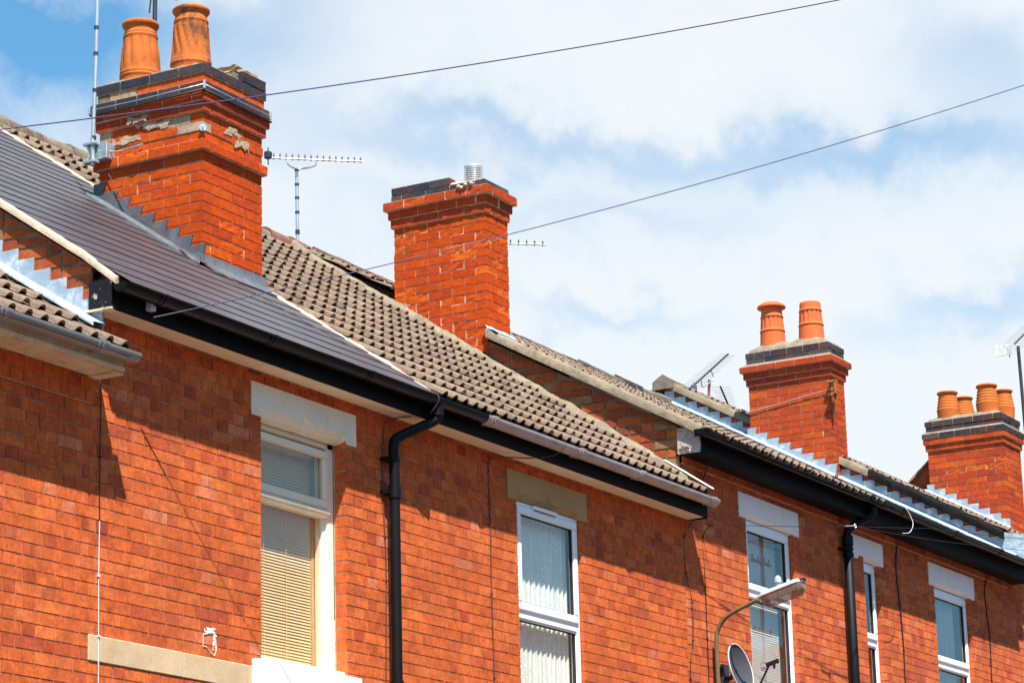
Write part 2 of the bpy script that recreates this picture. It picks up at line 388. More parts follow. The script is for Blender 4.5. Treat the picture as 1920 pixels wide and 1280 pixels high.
# ------------------------------------------------------------------ roofs
class Roof:
    def __init__(s, ye, ze, m): s.ye, s.ze, s.m = ye, ze, m; s.th = math.atan(m); s.c, s.s = math.cos(s.th), math.sin(s.th)
    def z(s, y): return s.ze + (y - s.ye) * s.m
    def P(s, x, t, h=0): return (x, s.ye + t * s.c - h * s.s, s.ze + t * s.s + h * s.c)
    def t(s, y): return (y - s.ye) / s.c

TILEC = [((.205, .145, .104), 6), ((.188, .132, .096), 4), ((.222, .160, .116), 3), ((.208, .136, .100), 1.2), ((.172, .127, .099), 1.5)]
def tiled(rf, x0, x1, yend, pitch=.137, gauge=.311, H=.029, bs=.6, right_jag=None, left_clip=None, step=2, pal=TILEC, mb=None):
    mb = mb or MB(); T = rf.t(yend); k = 0; n = int((x1 - x0) / pitch + .01); prof = [0, .25, .48, .50, .53, .59, .70, .81, .87, .90, .92, 1.0]
    def roll(u): return -.08 * math.sin(math.pi * u / .48) if u < .48 else (math.sqrt(max(0, 1 - ((u - .70) / .21) ** 2)) if .49 < u < .91 else 0)
    s0 = .012
    while s0 < T - .05:
        c = 0
        while c < n:
            m = min(step, n - c); col = pick(pal); js = rnd(-.006, .006); jh = rnd(-.002, .003); tilt = rnd(-.002, .002)
            for q in range(m):
                X = x0 + (c + q) * pitch
                a = []; b = []; lo = []; mid = []
                for u in prof:
                    x = X + u * pitch; r = roll(u)
                    a.append(rf.P(x, s0 + js, .020 + jh + tilt + H * r)); lo.append(rf.P(x, s0 + js + .002, (.010 + jh + H * r - .006) if r > .25 else .006 + jh + max(-.004, H * r - .006)))
                    b.append(rf.P(x, s0 + gauge + .03, .002 + jh + H * .30 * r))
                mb.grid([lo, a, b], col, 0, False)
                if c + q == n - 1:
                    mb.face([a[-1], b[-1], rf.P(X + pitch, s0 + gauge, -.03), rf.P(X + pitch, s0, -.02)], col)
            c += m
        s0 += gauge; k += 1
    mb.face([rf.P(x0, -.02, -.025), rf.P(x1, -.02, -.025), rf.P(x1, T, -.025), rf.P(x0, T, -.025)], (.03, .025, .02))
    return mb

def slated(rf, x0, x1, yend, gauge=.228, w=.30, pal=None, mb=None, lift=.0065):
    mb = mb or MB(); T = rf.t(yend); s0 = -.035; k = 0
    pal = pal or [((.064, .055, .061), 5), ((.060, .053, .060), 4), ((.068, .058, .061), 3), ((.057, .052, .060), 2)]
    while s0 < T - .03:
        x = x0 - (w / 2 if k % 2 else 0)
        while x < x1:
            a, b = max(x + .0015, x0), min(x + w - .0015, x1)
            if b - a > .01:
                col = pick(pal); j = rnd(-.0015, .0015); h = lift + rnd(0, .0015); t1 = min(s0 + gauge + .05, T)
                A = rf.P(a, s0 + j, h); B = rf.P(b, s0 + j, h); Cc = rf.P(b, t1, .001); Dd = rf.P(a, t1, .001)
                mb.face([A, B, Cc, Dd], col)
                e = (.006, .006, .007)
                mb.face([rf.P(a, s0 + j, -.004), rf.P(b, s0 + j, -.004), B, A], e)
            x += w
        s0 += gauge; k += 1
    mb.face([rf.P(x0, -.03, -.012), rf.P(x1, -.03, -.012), rf.P(x1, T, -.012), rf.P(x0, T, -.012)], (.01, .01, .01))
    return mb

def strip(mb, path, across, down, jit=.006, mi=0, seed=0., col=(1, 1, 1), sub=5):
    """uneven mortar bed along a path: rounded top, given width (across) and depth (down) vectors"""
    across = Vector(across); down = Vector(down); pts = []
    for a, b in zip(path[:-1], path[1:]):
        a, b = Vector(a), Vector(b); n = max(2, int((b - a).length / .035))
        pts += [a.lerp(b, i / n) for i in range(n)]
    pts.append(Vector(path[-1])); rows = []
    for i, p in enumerate(pts):
        r = [p + down]
        for k in range(sub + 1):
            u = k / sub; j = jit * (noise.noise(p * 9 + Vector((seed, k * .7, 0))) * 1.4 + noise.noise(p * 30 + Vector((0, seed, k))) * .7)
            e = -down.normalized() * j + across.normalized() * j * .8
            edge = down * .25 if k in (0, sub) else Vector((0, 0, 0))
            r.append(p + across * u + e + edge)
        r.append(p + across + down); rows.append(r)
    mb.grid(rows, col, mi, True); mb.face(rows[0], col, mi); mb.face(rows[-1][::-1], col, mi)

def backslope(mb, x0, x1, yr, zr, m, y2=18.0, col=(.2, .15, .11)):
    mb.face([(x0, yr, zr), (x0, y2, zr - (y2 - yr) * m), (x1, y2, zr - (y2 - yr) * m), (x1, yr, zr)], col)

def ridge_tiles(x0, x1, y, z, L=.42, r=.11, kind='round', pal=None, seed=0):
    mb = MB(); x = x0; pal = pal or [((.20, .085, .055), 4), ((.16, .10, .07), 3), ((.20, .15, .11), 2)]
    while x < x1 - .05:
        e = min(x + L, x1); dz = rnd(-.012, .012); tl = rnd(-.012, .012); col = pick(pal); rows = []
        for i in range(6):
            u = i / 5; xx = x + (e - x) * u; rr = r * (1 + .06 * (u < .1)); row = []
            for k in range(9):
                a = math.pi * (k / 8) * .96 + .06
                if kind == 'round': yy, zz = math.cos(a) * rr * 1.15, math.sin(a) * rr
                else:
                    t = k / 8 * 2 - 1; yy = -t * rr * 1.25; zz = rr * .75 * (1 - abs(t)) + .01
                row.append((xx, y + yy, z + zz - .045 + dz + tl * (u - .5) + .006 * nz((xx * 14, k, seed))))
            row = [(row[0][0], row[0][1], row[0][2] - .09)] + row + [(row[-1][0], row[-1][1], row[-1][2] - .09)]
            rows.append(row)
        mb.grid(rows, col, 0, kind == 'round'); mb.face(rows[0], col); mb.face(rows[-1][::-1], col)
        x = e + .004
    return mb

# ------------------------------------------------------------------ rainwater goods
def gutter(parent, x0, x1, yc, zt, r, m, joints=(), m2=None, xs=None, label=None, drop=0.):
    def half(mb, a, b, R, Ri, mi=0, zoff=0):
        n = 14
        def arc(x, rr): return [(x, yc - rr * math.cos(math.pi * k / n), zt + zoff - drop * (x - x0) - rr * math.sin(math.pi * k / n)) for k in range(n + 1)]
        k = max(1, int((b - a) / .6)); xsq = [a + (b - a) * i / k for i in range(k + 1)]
        mb.grid([arc(x, R) for x in xsq], mi=mi); mb.grid([arc(x, Ri) for x in xsq], mi=mi)
        for x in (a, b):
            A, B = arc(x, R), arc(x, Ri)
            for i in range(n): mb.face([A[i], A[i + 1], B[i + 1], B[i]], mi=mi)
        for idx in (0, -1):
            mb.face([arc(a, R)[idx], arc(b, R)[idx], arc(b, Ri)[idx], arc(a, Ri)[idx]], mi=mi)
    mb = MB(); half(mb, x0, xs or x1, r, r - .004)
    if xs: half(mb, xs, x1, r + .001, r - .003, 1)
    for x in (x0, x1):
        n = 14; mb.face([(x, yc - (r - .001) * math.cos(math.pi * k / n), zt - .002 - (r - .001) * math.sin(math.pi * k / n)) for k in range(n + 1)], mi=1 if (xs and x == x1) else 0)
    g = mb.build('gutter', [m, m2 or m], parent, label)
    for x in joints:
        b = MB(); half(b, x - .045, x + .045, r + .007, r + .001, 0, .004); half(b, x - .012, x + .012, r + .011, r + .006, 0, .004)
        b.box(x - .012, x + .012, yc + r - .004, yc + r + .02, zt - .05, zt + .012)
        b.build('gutter_bracket', (m2 if (xs and x > xs) else m), g)
    return g

def cable(name, pts, r, m, label, group=None, seg=6, cat='cable', clips=None):
    mb = MB(); mb.tube(pts, r, seg)
    if clips:
        for p in clips: mb.box(p[0] - .008, p[0] + .008, p[1] - r - .004, p[1] + .006, p[2] - .006, p[2] + .006)
    return tag(mb.build(name, m), label, cat, group)

def smooth_path(P, n=8):
    P = [Vector(p) for p in P]; out = []
    for i in range(len(P) - 1):
        p0 = P[max(i - 1, 0)]; p1 = P[i]; p2 = P[i + 1]; p3 = P[min(i + 2, len(P) - 1)]
        for k in range(n):
            t = k / n; out.append(.5 * ((2 * p1) + (-p0 + p2) * t + (2 * p0 - 5 * p1 + 4 * p2 - p3) * t * t + (-p0 + 3 * p1 - 3 * p2 + p3) * t ** 3))
    out.append(P[-1]); return out

def downpipe(parent, path, r, m, collars=(), label=None, brackets=()):
    mb = MB(); mb.tube(path, r, 16)
    rr = r if isinstance(r, float) else r[-1]
    for (p, q) in collars: mb.tube([p, q], rr + .008, 16)
    r = rr
    for p in brackets:
        mb.box(p[0] - r - .03, p[0] + r + .02, p[1] + r * .2, D + .002, p[2] - .012, p[2] + .012); mb.tube([(p[0], p[1], p[2] - .014), (p[0], p[1], p[2] + .014)], r + .006, 16)
    return mb.build('downpipe', m, parent, label)

# ------------------------------------------------------------------ flashing
def stepflash(parent, x, ya, yb, zlow, h, chz, z0, m, slant=.0, apron=.09, rf=None, label=None, th=.006, jit=.004, drop=.03):
    """stepped lead on a face looking along -X; zlow(y) is the roof line; step tops follow the courses z0 + n*chz"""
    mb = MB(); sl = (zlow(yb) - zlow(ya)) / (yb - ya); run = chz / sl
    n0 = math.floor((zlow(ya) - z0) / chz); k = 0
    y = ya
    # the y where the line crosses each course
    k = math.floor((zlow(ya) - z0) / chz) - 1
    while True:
        zc = z0 + k * chz; a = ya + (zc - zlow(ya)) / sl; b = a + run
        k += 1
        if a >= yb: break
        if b <= ya: continue
        a2, b2 = max(a, ya), min(b, yb); zt = zc + h + rnd(-jit, jit)
        o = x - th - rnd(0, .004)
        s_ = slant if a2 == a else 0
        P = [(o, a2, zlow(a2) - drop), (o, b2 + .004, zlow(b2) - drop), (o - .001, b2 + .004, zt), (o - .002, a2 - s_, zt + rnd(-.003, .003))]
        mb.face(P[::-1]); mb.face([P[3], P[2], (x + .004, P[2][1], P[2][2] + .002), (x + .004, P[3][1], P[3][2] + .002)])
        mb.face([P[0], P[3], (x + .004, P[3][1], P[3][2]), (x + .004, P[0][1], P[0][2])])
    if apron:
        N = 30; rows = []
        for i in range(N + 1):
            yy = ya - .03 + (yb - ya + .03) * i / N; w = .006 * nz((yy * 7, x, 1))
            rows.append([(x - th - .001, yy, zlow(yy) + .012), (x - th - .012, yy, zlow(yy) + .026 + w * .3), (x - apron * .6, yy, zlow(yy) + .022 + w), (x - apron + w, yy, zlow(yy) + .018), (x - apron + w, yy, zlow(yy) - .01)])
        mb.grid(rows)
    return mb.build('lead_flashing', m, parent, label)

# ------------------------------------------------------------------ joinery
def lintel(parent, x0, x1, zb, zt, kind, m, label=None, yf=D - .006):
    mb = MB(); xc = (x0 + x1) / 2; o0, o1 = x0 + .115, x1 - .115; N = 64; rows = []
    def e(x):
        if kind == 'ogee':
            if x < o0 or x > o1: return zb
            d = min(x - o0, o1 - x); v = .052 * min(1, (d / .035)) ** .5
            c = abs(x - xc); 
            if c < .10: v += .06 * (1 - c / .10) ** 2.4
            return zb + v
        d = min(x - o0, o1 - x)
        return zb + max(0, min(.040, d * 1.0))
    xs = sorted(set([x0 + (x1 - x0) * i / N for i in range(N + 1)] + [o0 - .001, o0 + .001, o1 - .001, o1 + .001, xc]))
    for x in xs:
        ee = e(x); d = ee - zb
        if kind == 'ogee': pr = [(0, zt), (0, ee), (.004, ee - d * .06), (.009, ee - d * .04), (.022, ee - d * .30), (.030, ee - d * .62), (.046, ee - d * .80), (.05, ee - d * .72), (.062, zb + .002), (.10, zb)]
        else: pr = [(0, zt), (0, ee), (.008, ee - d * .1), (.05, zb + d * .35), (.10, zb + d * .3)]
        rows.append([(x, yf + 0, zt)] + [(x, yf + a, b) for a, b in pr[1:]])
    mb.grid(rows, sm=False)
    mb.face([(x0, yf, zb), (x0, yf, zt), (x0, D + .1, zt), (x0, D + .1, zb)]); mb.face([(x1, yf, zb), (x1, D + .1, zb), (x1, D + .1, zt), (x1, yf, zt)])
    mb.face([(x0, yf, zt), (x1, yf, zt), (x1, D + .1, zt), (x0, D + .1, zt)])
    return mb.build('lintel', m, parent, label)

def frame_boxes(mb, x0, x1, z0, z1, w, ya, yb, mi=0, bev=.005, wb=None):
    wb = wb or w
    mb.bbox(x0, x0 + w, ya, yb, z0 + wb, z1 - w, bev, mi=mi); mb.bbox(x1 - w, x1, ya, yb, z0 + wb, z1 - w, bev, mi=mi)
    mb.bbox(x0, x1, ya, yb, z1 - w, z1, bev, mi=mi); mb.bbox(x0, x1, ya, yb, z0, z0 + wb, bev, mi=mi)

def pane(parent, x0, x1, z0, z1, y, m='glass'):
    mb = MB(); mb.face([(x0, y, z0), (x1, y, z0), (x1, y, z1), (x0, y, z1)]); return mb.build('window_pane', m, parent)

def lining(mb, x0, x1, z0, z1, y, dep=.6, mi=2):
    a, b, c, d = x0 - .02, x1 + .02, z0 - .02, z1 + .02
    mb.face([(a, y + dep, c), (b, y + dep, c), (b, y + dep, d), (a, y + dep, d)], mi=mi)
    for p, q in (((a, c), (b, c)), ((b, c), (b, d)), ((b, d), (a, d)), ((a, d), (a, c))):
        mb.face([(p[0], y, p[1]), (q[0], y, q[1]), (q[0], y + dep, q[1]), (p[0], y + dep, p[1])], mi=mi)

def venetian(parent, x0, x1, z0, z1, y, m, sp=.0200, tilt=66, cords=(.3, .62)):
    mb = MB(); z = z1; t = math.radians(tilt); w = .0150
    while z > z0:
        dy, dz = w * math.cos(t), w * math.sin(t); j = rnd(-.0012, .0012)
        rows = []
        for x in (x0, x1):
            rows.append([(x, y - dy, z - dz + j), (x, y - dy * .4, z - dz * .4 + .0022 + j), (x, y + dy * .4, z + dz * .4 + .0022), (x, y + dy, z + dz)])
        mb.grid(rows); z -= sp
    for c in cords:
        x = x0 + (x1 - x0) * c; mb.tube([(x, y - .017, z0), (x, y - .017, z1)], .0016, 5)
    mb.box(x0, x1, y - .014, y + .014, z0 - .022, z0 - .002); mb.box(x0, x1, y - .016, y + .018, z1 + .005, z1 + .045)
    return mb.build('venetian_blind', m, parent)

def curtain(parent, x0, x1, z0, z1, y, m, amp=.018, fr=9, name='net_curtain', seed=0.):
    mb = MB(); n = int((x1 - x0) / .008); rows = []
    for zz in range(11):
        z = z0 + (z1 - z0) * zz / 10
        rows.append([(x0 + (x1 - x0) * i / n, y + amp * math.sin(fr * 2 * math.pi * i / n + 1.5 * nz((i / n * 3, seed, z * .4))) * (.6 + .6 * nz((i / n * 5, seed + 3, 0))) + .3 * amp * math.sin(fr * 4.7 * math.pi * i / n), z) for i in range(n + 1)])
    mb.grid(rows); return mb.build(name, m, parent)

def pvc_window(parent, x0, x1, z1, zm, z0, yf, inner, label=None, vent=False, ow=.046, cw=.062):
    mb = MB(); frame_boxes(mb, x0, x1, z0, z1, ow, yf, yf + .06, 0)
    mb.bbox(x0 + ow, x1 - ow, yf, yf + .06, zm - .062, zm, .005)
    mb.bbox(x0 + ow + .004, x1 - ow - .004, yf - .006, yf + .002, zm - .012, zm + .002, .002)
    lining(mb, x0, x1, z0, z1, yf + .061)
    frame_boxes(mb, x0 + ow, x1 - ow, z0 + ow, zm - .062, .012, yf + .012, yf + .05, 0, .004)
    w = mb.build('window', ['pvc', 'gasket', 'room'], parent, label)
    a, b, c, d = x0 + ow * .62, x1 - ow * .62, zm - .004, z1 - ow * .62
    cm = MB(); frame_boxes(cm, a, b, c, d, cw, yf - .014, yf + .03, 0, .009)
    g = .006; frame_boxes(cm, a + cw, b - cw, c + cw, d - cw, g, yf + .0, yf + .028, 1, .001)
    cm.build('casement', ['pvc', 'gasket'], w)
    pane(w, a + cw + .002, b - cw - .002, c + cw + .002, d - cw - .002, yf + .012)
    a, b, c, d = x0 + ow + .012, x1 - ow - .012, z0 + ow + .012, zm - .074
    gm = MB(); frame_boxes(gm, a, b, c, d, .006, yf + .014, yf + .04, 0, .001); gm.build('gasket', 'gasket', w)
    pane(w, a + .004, b - .004, c + .004, d - .004, yf + .03)
    if vent:
        v = MB(); v.bbox(vent[0], vent[1], yf - .032, yf - .002, z1 - .034, z1 - .004, .006); v.box(vent[0] + .01, vent[1] - .01, yf - .026, yf - .01, z1 - .037, z1 - .033, mi=1); v.build('trickle_vent', ['pvc', 'gasket'], w)
    for f in inner: f(w)
    return w

# ================================================================== THE SETTING
def sheet(name, x0, x1, y0, y1, z, m):
    mb = MB(); mb.face([(x0, y0, z), (x1, y0, z), (x1, y1, z), (x0, y1, z)]); return structure(mb.build(name, m))
sheet('ground', -300, 500, -300, 500, GZ - .13, 'paving')
sheet('road', -120, 300, 1.3, 7.6, GZ - .12, 'asphalt')
for nm, a, b in (('pavement', 7.6, D + .05), ('pavement', -3.2, 1.3)):
    mb = MB(); mb.box(-120, 300, a, b, GZ - .2, GZ); structure(mb.build(nm, 'paving'))

# ================================================================== HOUSES
RIDGE_Y, RIDGE_Z = 14.0, 7.44
r0 = Roof(9.80, 4.160, .640)
r1 = Roof(9.84, 4.605, (RIDGE_Z - 4.605) / (14 - 9.84))
r3 = Roof(9.80, 5.11, (7.46 - 5.11) / (14 - 9.80))
r4 = Roof(9.80, 5.36, (7.70 - 5.36) / (14 - 9.80))
XA, XB, XC, XD, XE, XF = 12.95, 16.44, 20.77, 24.58, 28.45, 32.3

# ---- lowest house (its roof ends against the next house's gable)
h0 = thing('terraced_house', 'brick house with the lowest eaves, mossy tiles and a grey gutter over peeling cream boards', 'house', (10.5, D, GZ), 'houses of the brick terrace')
mb = MB(); wall(mb, 7.0, XA - .004, -1.575, 4.07, [], FACADE, phase=.06, proud=3.875); mb.box(7, XA, D + .1, D + .22, -1.575, 4.3, mi=1); mb.build('wall', ['brick', 'mortar'], h0)
mb = tiled(r0, 7.0, 12.93, 14.0, pitch=.148, gauge=.311, H=.034)
backslope(mb, 7, XA, 14, r0.z(14), .635)
ro = mb.build('roof', 'tile', h0)
mb = MB(); mb.box(7, 12.965, 9.885, 9.905, 4.066, 4.215); mb.box(7, 12.965, 9.873, 9.887, 4.066, 4.088); mb.build('fascia', 'old_cream', h0)
mb = MB(); mb.box(7, 12.955, 9.905, D + .02, 4.062, 4.078); mb.build('soffit', 'old_cream', h0)
mb = MB(); mb.face([(12.965, 9.905, 4.07), (12.965, D, 4.07), (12.965, D, 4.29), (12.965, 9.905, 4.21)]); mb.box(12.90, 12.985, 9.895, D - .01, 4.05, 4.063); mb.build('box_end', 'old_cream', h0)
gutter(h0, 7.0, 13.02, 9.84, 4.172, .052, 'grey_gutter_clean', (8.6, 9.7, 10.75, 11.80, 12.665), drop=0)

# ---- slate-roofed house
h1 = thing('terraced_house', 'brick house with a smooth grey slate roof and a two-pot chimney', 'house', (14.7, D, GZ), 'houses of the brick terrace')
W1 = (14.70, 15.69, 2.60, 4.26)
mb = MB(); wall(mb, XA, XB, -1.575, 4.47, [W1], FACADE, phase=.195)
mb.build('wall', ['brick', 'mortar'], h1)
mb = MB(); gable(mb, XA, D, 14.0, 4.06, lambda y: r1.z(y) - .055, OLD, .079, .015); gable_1 = mb.build('gable_wall', ['brick_rough', 'mortar_old'], h1)
mb = slated(r1, XA - .015, XB - .03, 14.0); backslope(mb, XA, XB, 14, r1.z(14), .68, col=(.09, .08, .085))
ro1 = mb.build('roof', 'slate', h1)
mb = MB(); strip(mb, [(XA - .040, 9.905, r1.z(9.905) - .014)] + [(XA - .045, y, r1.z(y) + .012) for y in (10.15, 11, 12, 13, 14)], (.055, 0, .004), (0, 0, -.046), .0045); mb.build('verge', 'cement_pale', ro1)
mb = MB(); strip(mb, [(XB - .045, 9.90, r1.z(9.90) + .004)] + [(XB - .045, y, r1.z(y) + .010) for y in (11, 12, 13, 14)], (.075, 0, .012), (0, 0, -.03), .009, seed=4); mb.build('mortar_joint', 'cement_pale', ro1)
mb = MB(); mb.box(XA - .03, XB, 9.935, 9.957, 4.452, 4.612); mb.box(XA - .03, XB, 9.925, 9.9352, 4.448, 4.475); mb.build('fascia', 'black_board', h1)
mb = MB(); mb.box(XA - .03, 14.79, 9.957, D + .03, 4.452, 4.468); mb.box(14.797, XB, 9.957, D + .03, 4.4525, 4.4685); mb.build('soffit', 'soffit', h1)
mb = MB(); mb.box(XA - .04, XA - .018, 9.935, D - .01, 4.455, 4.63); mb.build('box_end', 'flaky_black', h1)
mb = MB(); mb.box(XA - .045, XA - .015, 9.93, D, 4.444, 4.456); mb.build('trim', 'old_cream', h1)
gutter(h1, XA - .035, XB, 9.876, 4.592, .056, 'black_paint', (13.3, 14.45, 15.6))
stepflash(h1, XA - .004, 10.02, 13.8, lambda y: r0.z(y) + .055, .165, .079, 4.06, 'lead_pale', .004, .13, label='pale lead stepped over the gable bricks')
lintel(h1, 14.59, 15.815, 4.155, 4.372, 'ogee', 'cream_paint')
mb = MB(); mb.bbox(XA + .004, 13.868, D - .007, D + .08, 2.402, 2.552, .004); mb.bbox(13.874, 14.587, D - .006, D + .08, 2.401, 2.551, .004); mb.build('stone_band', 'sandstone_pale', h1)
mb = MB(); mb.bbox(14.592, 15.80, D - .045, D + .12, 2.36, 2.597, .008); mb.bbox(14.70, 15.69, D + .02, D + .13, 2.59, 2.63, .004); mb.build('window_sill', 'white_paint', h1)
# timber sash-type window
yf = D + .10
mb = MB(); X0, X1 = 14.70, 15.69
mb.bbox(X0, X0 + .075, yf, yf + .09, 2.62, 4.16, .006); mb.bbox(X1 - .075, X1, yf, yf + .09, 2.62, 4.16, .006)
mb.bbox(X1 - .100, X1 - .072, yf + .022, yf + .09, 2.62, 4.10, .006); mb.bbox(X0 + .072, X0 + .1, yf + .022, yf + .09, 2.62, 4.1, .006)
mb.bbox(X0, X1, yf, yf + .09, 4.118, 4.16, .005); mb.bbox(X0 + .07, X1 - .07, yf + .015, yf + .09, 2.61, 2.655, .006)
mb.bbox(X0 + .07, X1 - .07, yf - .012, yf + .09, 3.655, 3.705, .009)
mb.bbox(X0 + .07, X1 - .07, yf - .024, yf + .02, 3.672, 3.690, .006)
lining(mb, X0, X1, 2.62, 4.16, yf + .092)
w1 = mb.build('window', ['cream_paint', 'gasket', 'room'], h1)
mb = MB(); frame_boxes(mb, X0 + .076, X1 - .076, 3.708, 4.100, .052, yf - .012, yf + .03, 0, .008, .058); mb.build('top_light', 'cream_paint', w1)
pane(w1, X0 + .126, X1 - .126, 3.762, 4.05, yf + .012)
pane(w1, X0 + .098, X1 - .098, 2.652, 3.658, yf + .045)
venetian(w1, X0 + .06, X1 - .13, 2.665, 4.05, yf + .105, 'blind')
mb = MB(); mb.box(X1 - .125, X1 - .06, yf + .095, yf + .12, 2.6, 4.1); mb.build('inner_lining', 'drape', w1)

# chimney of the slate house
c1, zt1 = chimney(h1, 15.70, 16.44, 11.29, 12.20, 5.35, 6.442, .075,
    [(.032, 'r', .0745), (0, 'r', .0715), (.006, 'q', .0715), (0, 'q', .0715), (.022, 'd', .0715), (.042, 'd', .0715), (.046, 'b', .0715), (.012, 'g', .0715), (.024, 'b', .0715)], CHIM,
    'orange-red brick stack with a black brick band and two tall clay pots', .08)
mb = MB(); mound(mb, 15.69, 16.45, 11.28, 12.21, zt1 - .002, .105, 1, pots=((16.05, 11.65), (16.05, 12.1)))
for k in range(3): rough_brick(mb, 16.10 + k * .12, 16.21 + k * .12, 11.30, 11.46, zt1, zt1 + .064, (1, 1, 1), .01, seed=k)
mb.build('flaunching', 'cement', c1)
mb = MB()
for k, (a, b, col) in enumerate(((16.16, 16.36, (.035, .038, .05)), (16.365, 16.455, (.05, .045, .05)))): rough_brick(mb, a, b, 11.262, 11.40, zt1 + .001, zt1 + .075, col, .004)
rough_brick(mb, 16.12, 16.45, 11.30, 11.50, zt1 + .078, zt1 + .125, (.42, .26, .17), .03, seed=3); rough_brick(mb, 16.04, 16.2, 11.5, 11.62, zt1 + .06, zt1 + .12, (.5, .14, .07), .02, seed=5)
mb.build('loose_bricks', 'brick_rough', c1)
def flute(a, b, n, tw, dep):
    def f(r, z, u):
        if a < z < b:
            t = (z - a) / (b - a); return r - dep * max(0, math.sin(2 * math.pi * (n * u + tw * t))) ** 2 * min(1, 6 * min(t, 1 - t))
        return r
    return f
def dense(prof, n=5):
    out = []
    for (a, b), (c, d) in zip(prof[:-1], prof[1:]):
        k = max(1, int(abs(d - b) / .02)); out += [(a + (c - a) * i / k, b + (d - b) * i / k) for i in range(k)]
    return out + [prof[-1]]
pl = dense([(.143, 0), (.147, .15), (.148, .200), (.153, .206), (.153, .216), (.148, .222), (.148, .226), (.153, .234), (.149, .242), (.150, .29), (.143, .38), (.131, .47), (.125, .515), (.129, .522), (.129, .530), (.122, .537), (.122, .543), (.125, .550), (.119, .557), (.117, .575), (.119, .590), (.130, .603), (.137, .615), (.137, .632), (.130, .640), (.118, .642)])
pot(c1, (16.07, 12.12, 7.04), pl, 'pot_orange', 'cleaner barrel-shaped clay pot', flute(.25, .51, 10, .25, .013), 72)
pr = dense([(.152, 0), (.150, .15), (.148, .185), (.153, .191), (.153, .201), (.147, .207), (.152, .219), (.146, .227), (.142, .30), (.129, .49), (.123, .515), (.128, .522), (.128, .531), (.120, .538), (.123, .547), (.118, .554), (.116, .572), (.118, .586), (.132, .600), (.138, .612), (.137, .626), (.128, .634), (.116, .636)])
pot(c1, (16.07, 11.66, 7.06), pr, 'pot_old', 'sooty clay pot with twisted flutes', flute(.235, .505, 14, 1.2, .016), 72)
stepflash(c1, 15.70, 11.27, 12.24, lambda y: r1.z(y) + .012, .130, .075, 6.442 - .075 * 20, 'lead', .055, .10, label='dark grey stepped lead')
mb = MB(); zf = r1.z(11.29)
rows = [[(15.67 + .80 * i / 12, 11.282 + .004 * nz((i, 1, 1)), zf + .085 + .005 * nz((i * .8, 0, 0))), (15.67 + .80 * i / 12, 11.272, zf + .02), (15.67 + .80 * i / 12, 11.25, zf - .004), (15.66 + .83 * i / 12, 11.14, r1.z(11.14) + .016)] for i in range(13)]
mb.grid(rows); mb.face([(15.665, 11.28, zf - .02), (15.665, 11.275, zf + .085), (15.665, 11.35, zf + .10), (15.665, 11.35, zf + .02)]); mb.build('apron_flashing', 'lead', c1)
M['mortar_smear'] = mat('mortar_smear', (.40, .29, .205), .95, (14, .3), (90, .2), (90, .9, .006), spec=.05)
def smear(o, a, b, pts, n, seed, th=.0028):
    '''thin uneven mortar patch on a face: o + a*u + b*w, raised along n; the outline is broken by noise'''
    mb = MB(); o = Vector(o); a = Vector(a); b = Vector(b); n = Vector(n); N = 26; P = {}
    for i in range(N):
        for j in range(N):
            u, w = i / (N - 1), j / (N - 1); q = o + a * u + b * w
            h = 1.0 - 1.15 * max(abs(u - .5), abs(w - .5)) * 2 + 1.1 * noise.noise(q * 20 + Vector((seed, 0, 0))) + .5 * noise.noise(q * 60)
            P[i, j] = (q + n * (th * min(1, h * 2) + .002 * noise.noise(q * 80)), h)
    ok = {(i, j) for i in range(N - 1) for j in range(N - 1) if min(P[i + x, j + y][1] for x in (0, 1) for y in (0, 1)) > .12}
    best = set()
    while ok:                                   # keep the largest connected patch
        st = [ok.pop()]; comp = set(st)
        while st:
            i, j = st.pop()
            for q in ((i + 1, j), (i - 1, j), (i, j + 1), (i, j - 1)):
                if q in ok: ok.discard(q); comp.add(q); st.append(q)
        if len(comp) > len(best): best = comp
    idx = {}
    for (i, j) in sorted(best):
        for q in ((i, j), (i + 1, j), (i + 1, j + 1), (i, j + 1)):
            if q not in idx: idx[q] = len(mb.v); mb.v.append(tuple(P[q][0]))
        mb.f.append(tuple(idx[q] for q in ((i, j), (i + 1, j), (i + 1, j + 1), (i, j + 1)))); mb.c.append((1, 1, 1)); mb.m.append(0); mb.s.append(False)
    return mb
for k, (o, a, b, n) in enumerate((((15.6925, 11.50, 6.655), (0, .42, 0), (0, 0, .09), (-1, 0, 0)), ((15.6925, 11.80, 6.60), (0, .28, 0), (0, 0, .07), (-1, 0, 0)), ((15.95, 11.2825, 6.63), (.22, 0, 0), (0, 0, .10), (0, -1, 0)),
                                  ((16.08, 11.2825, 6.56), (.18, 0, 0), (0, 0, .09), (0, -1, 0)), ((15.6755, 11.75, 6.735), (0, .2, 0), (0, 0, .06), (-1, 0, 0)))):
    smear(o, a, b, None, n, k * 3.1).build('mortar_smear', 'mortar_smear', c1)
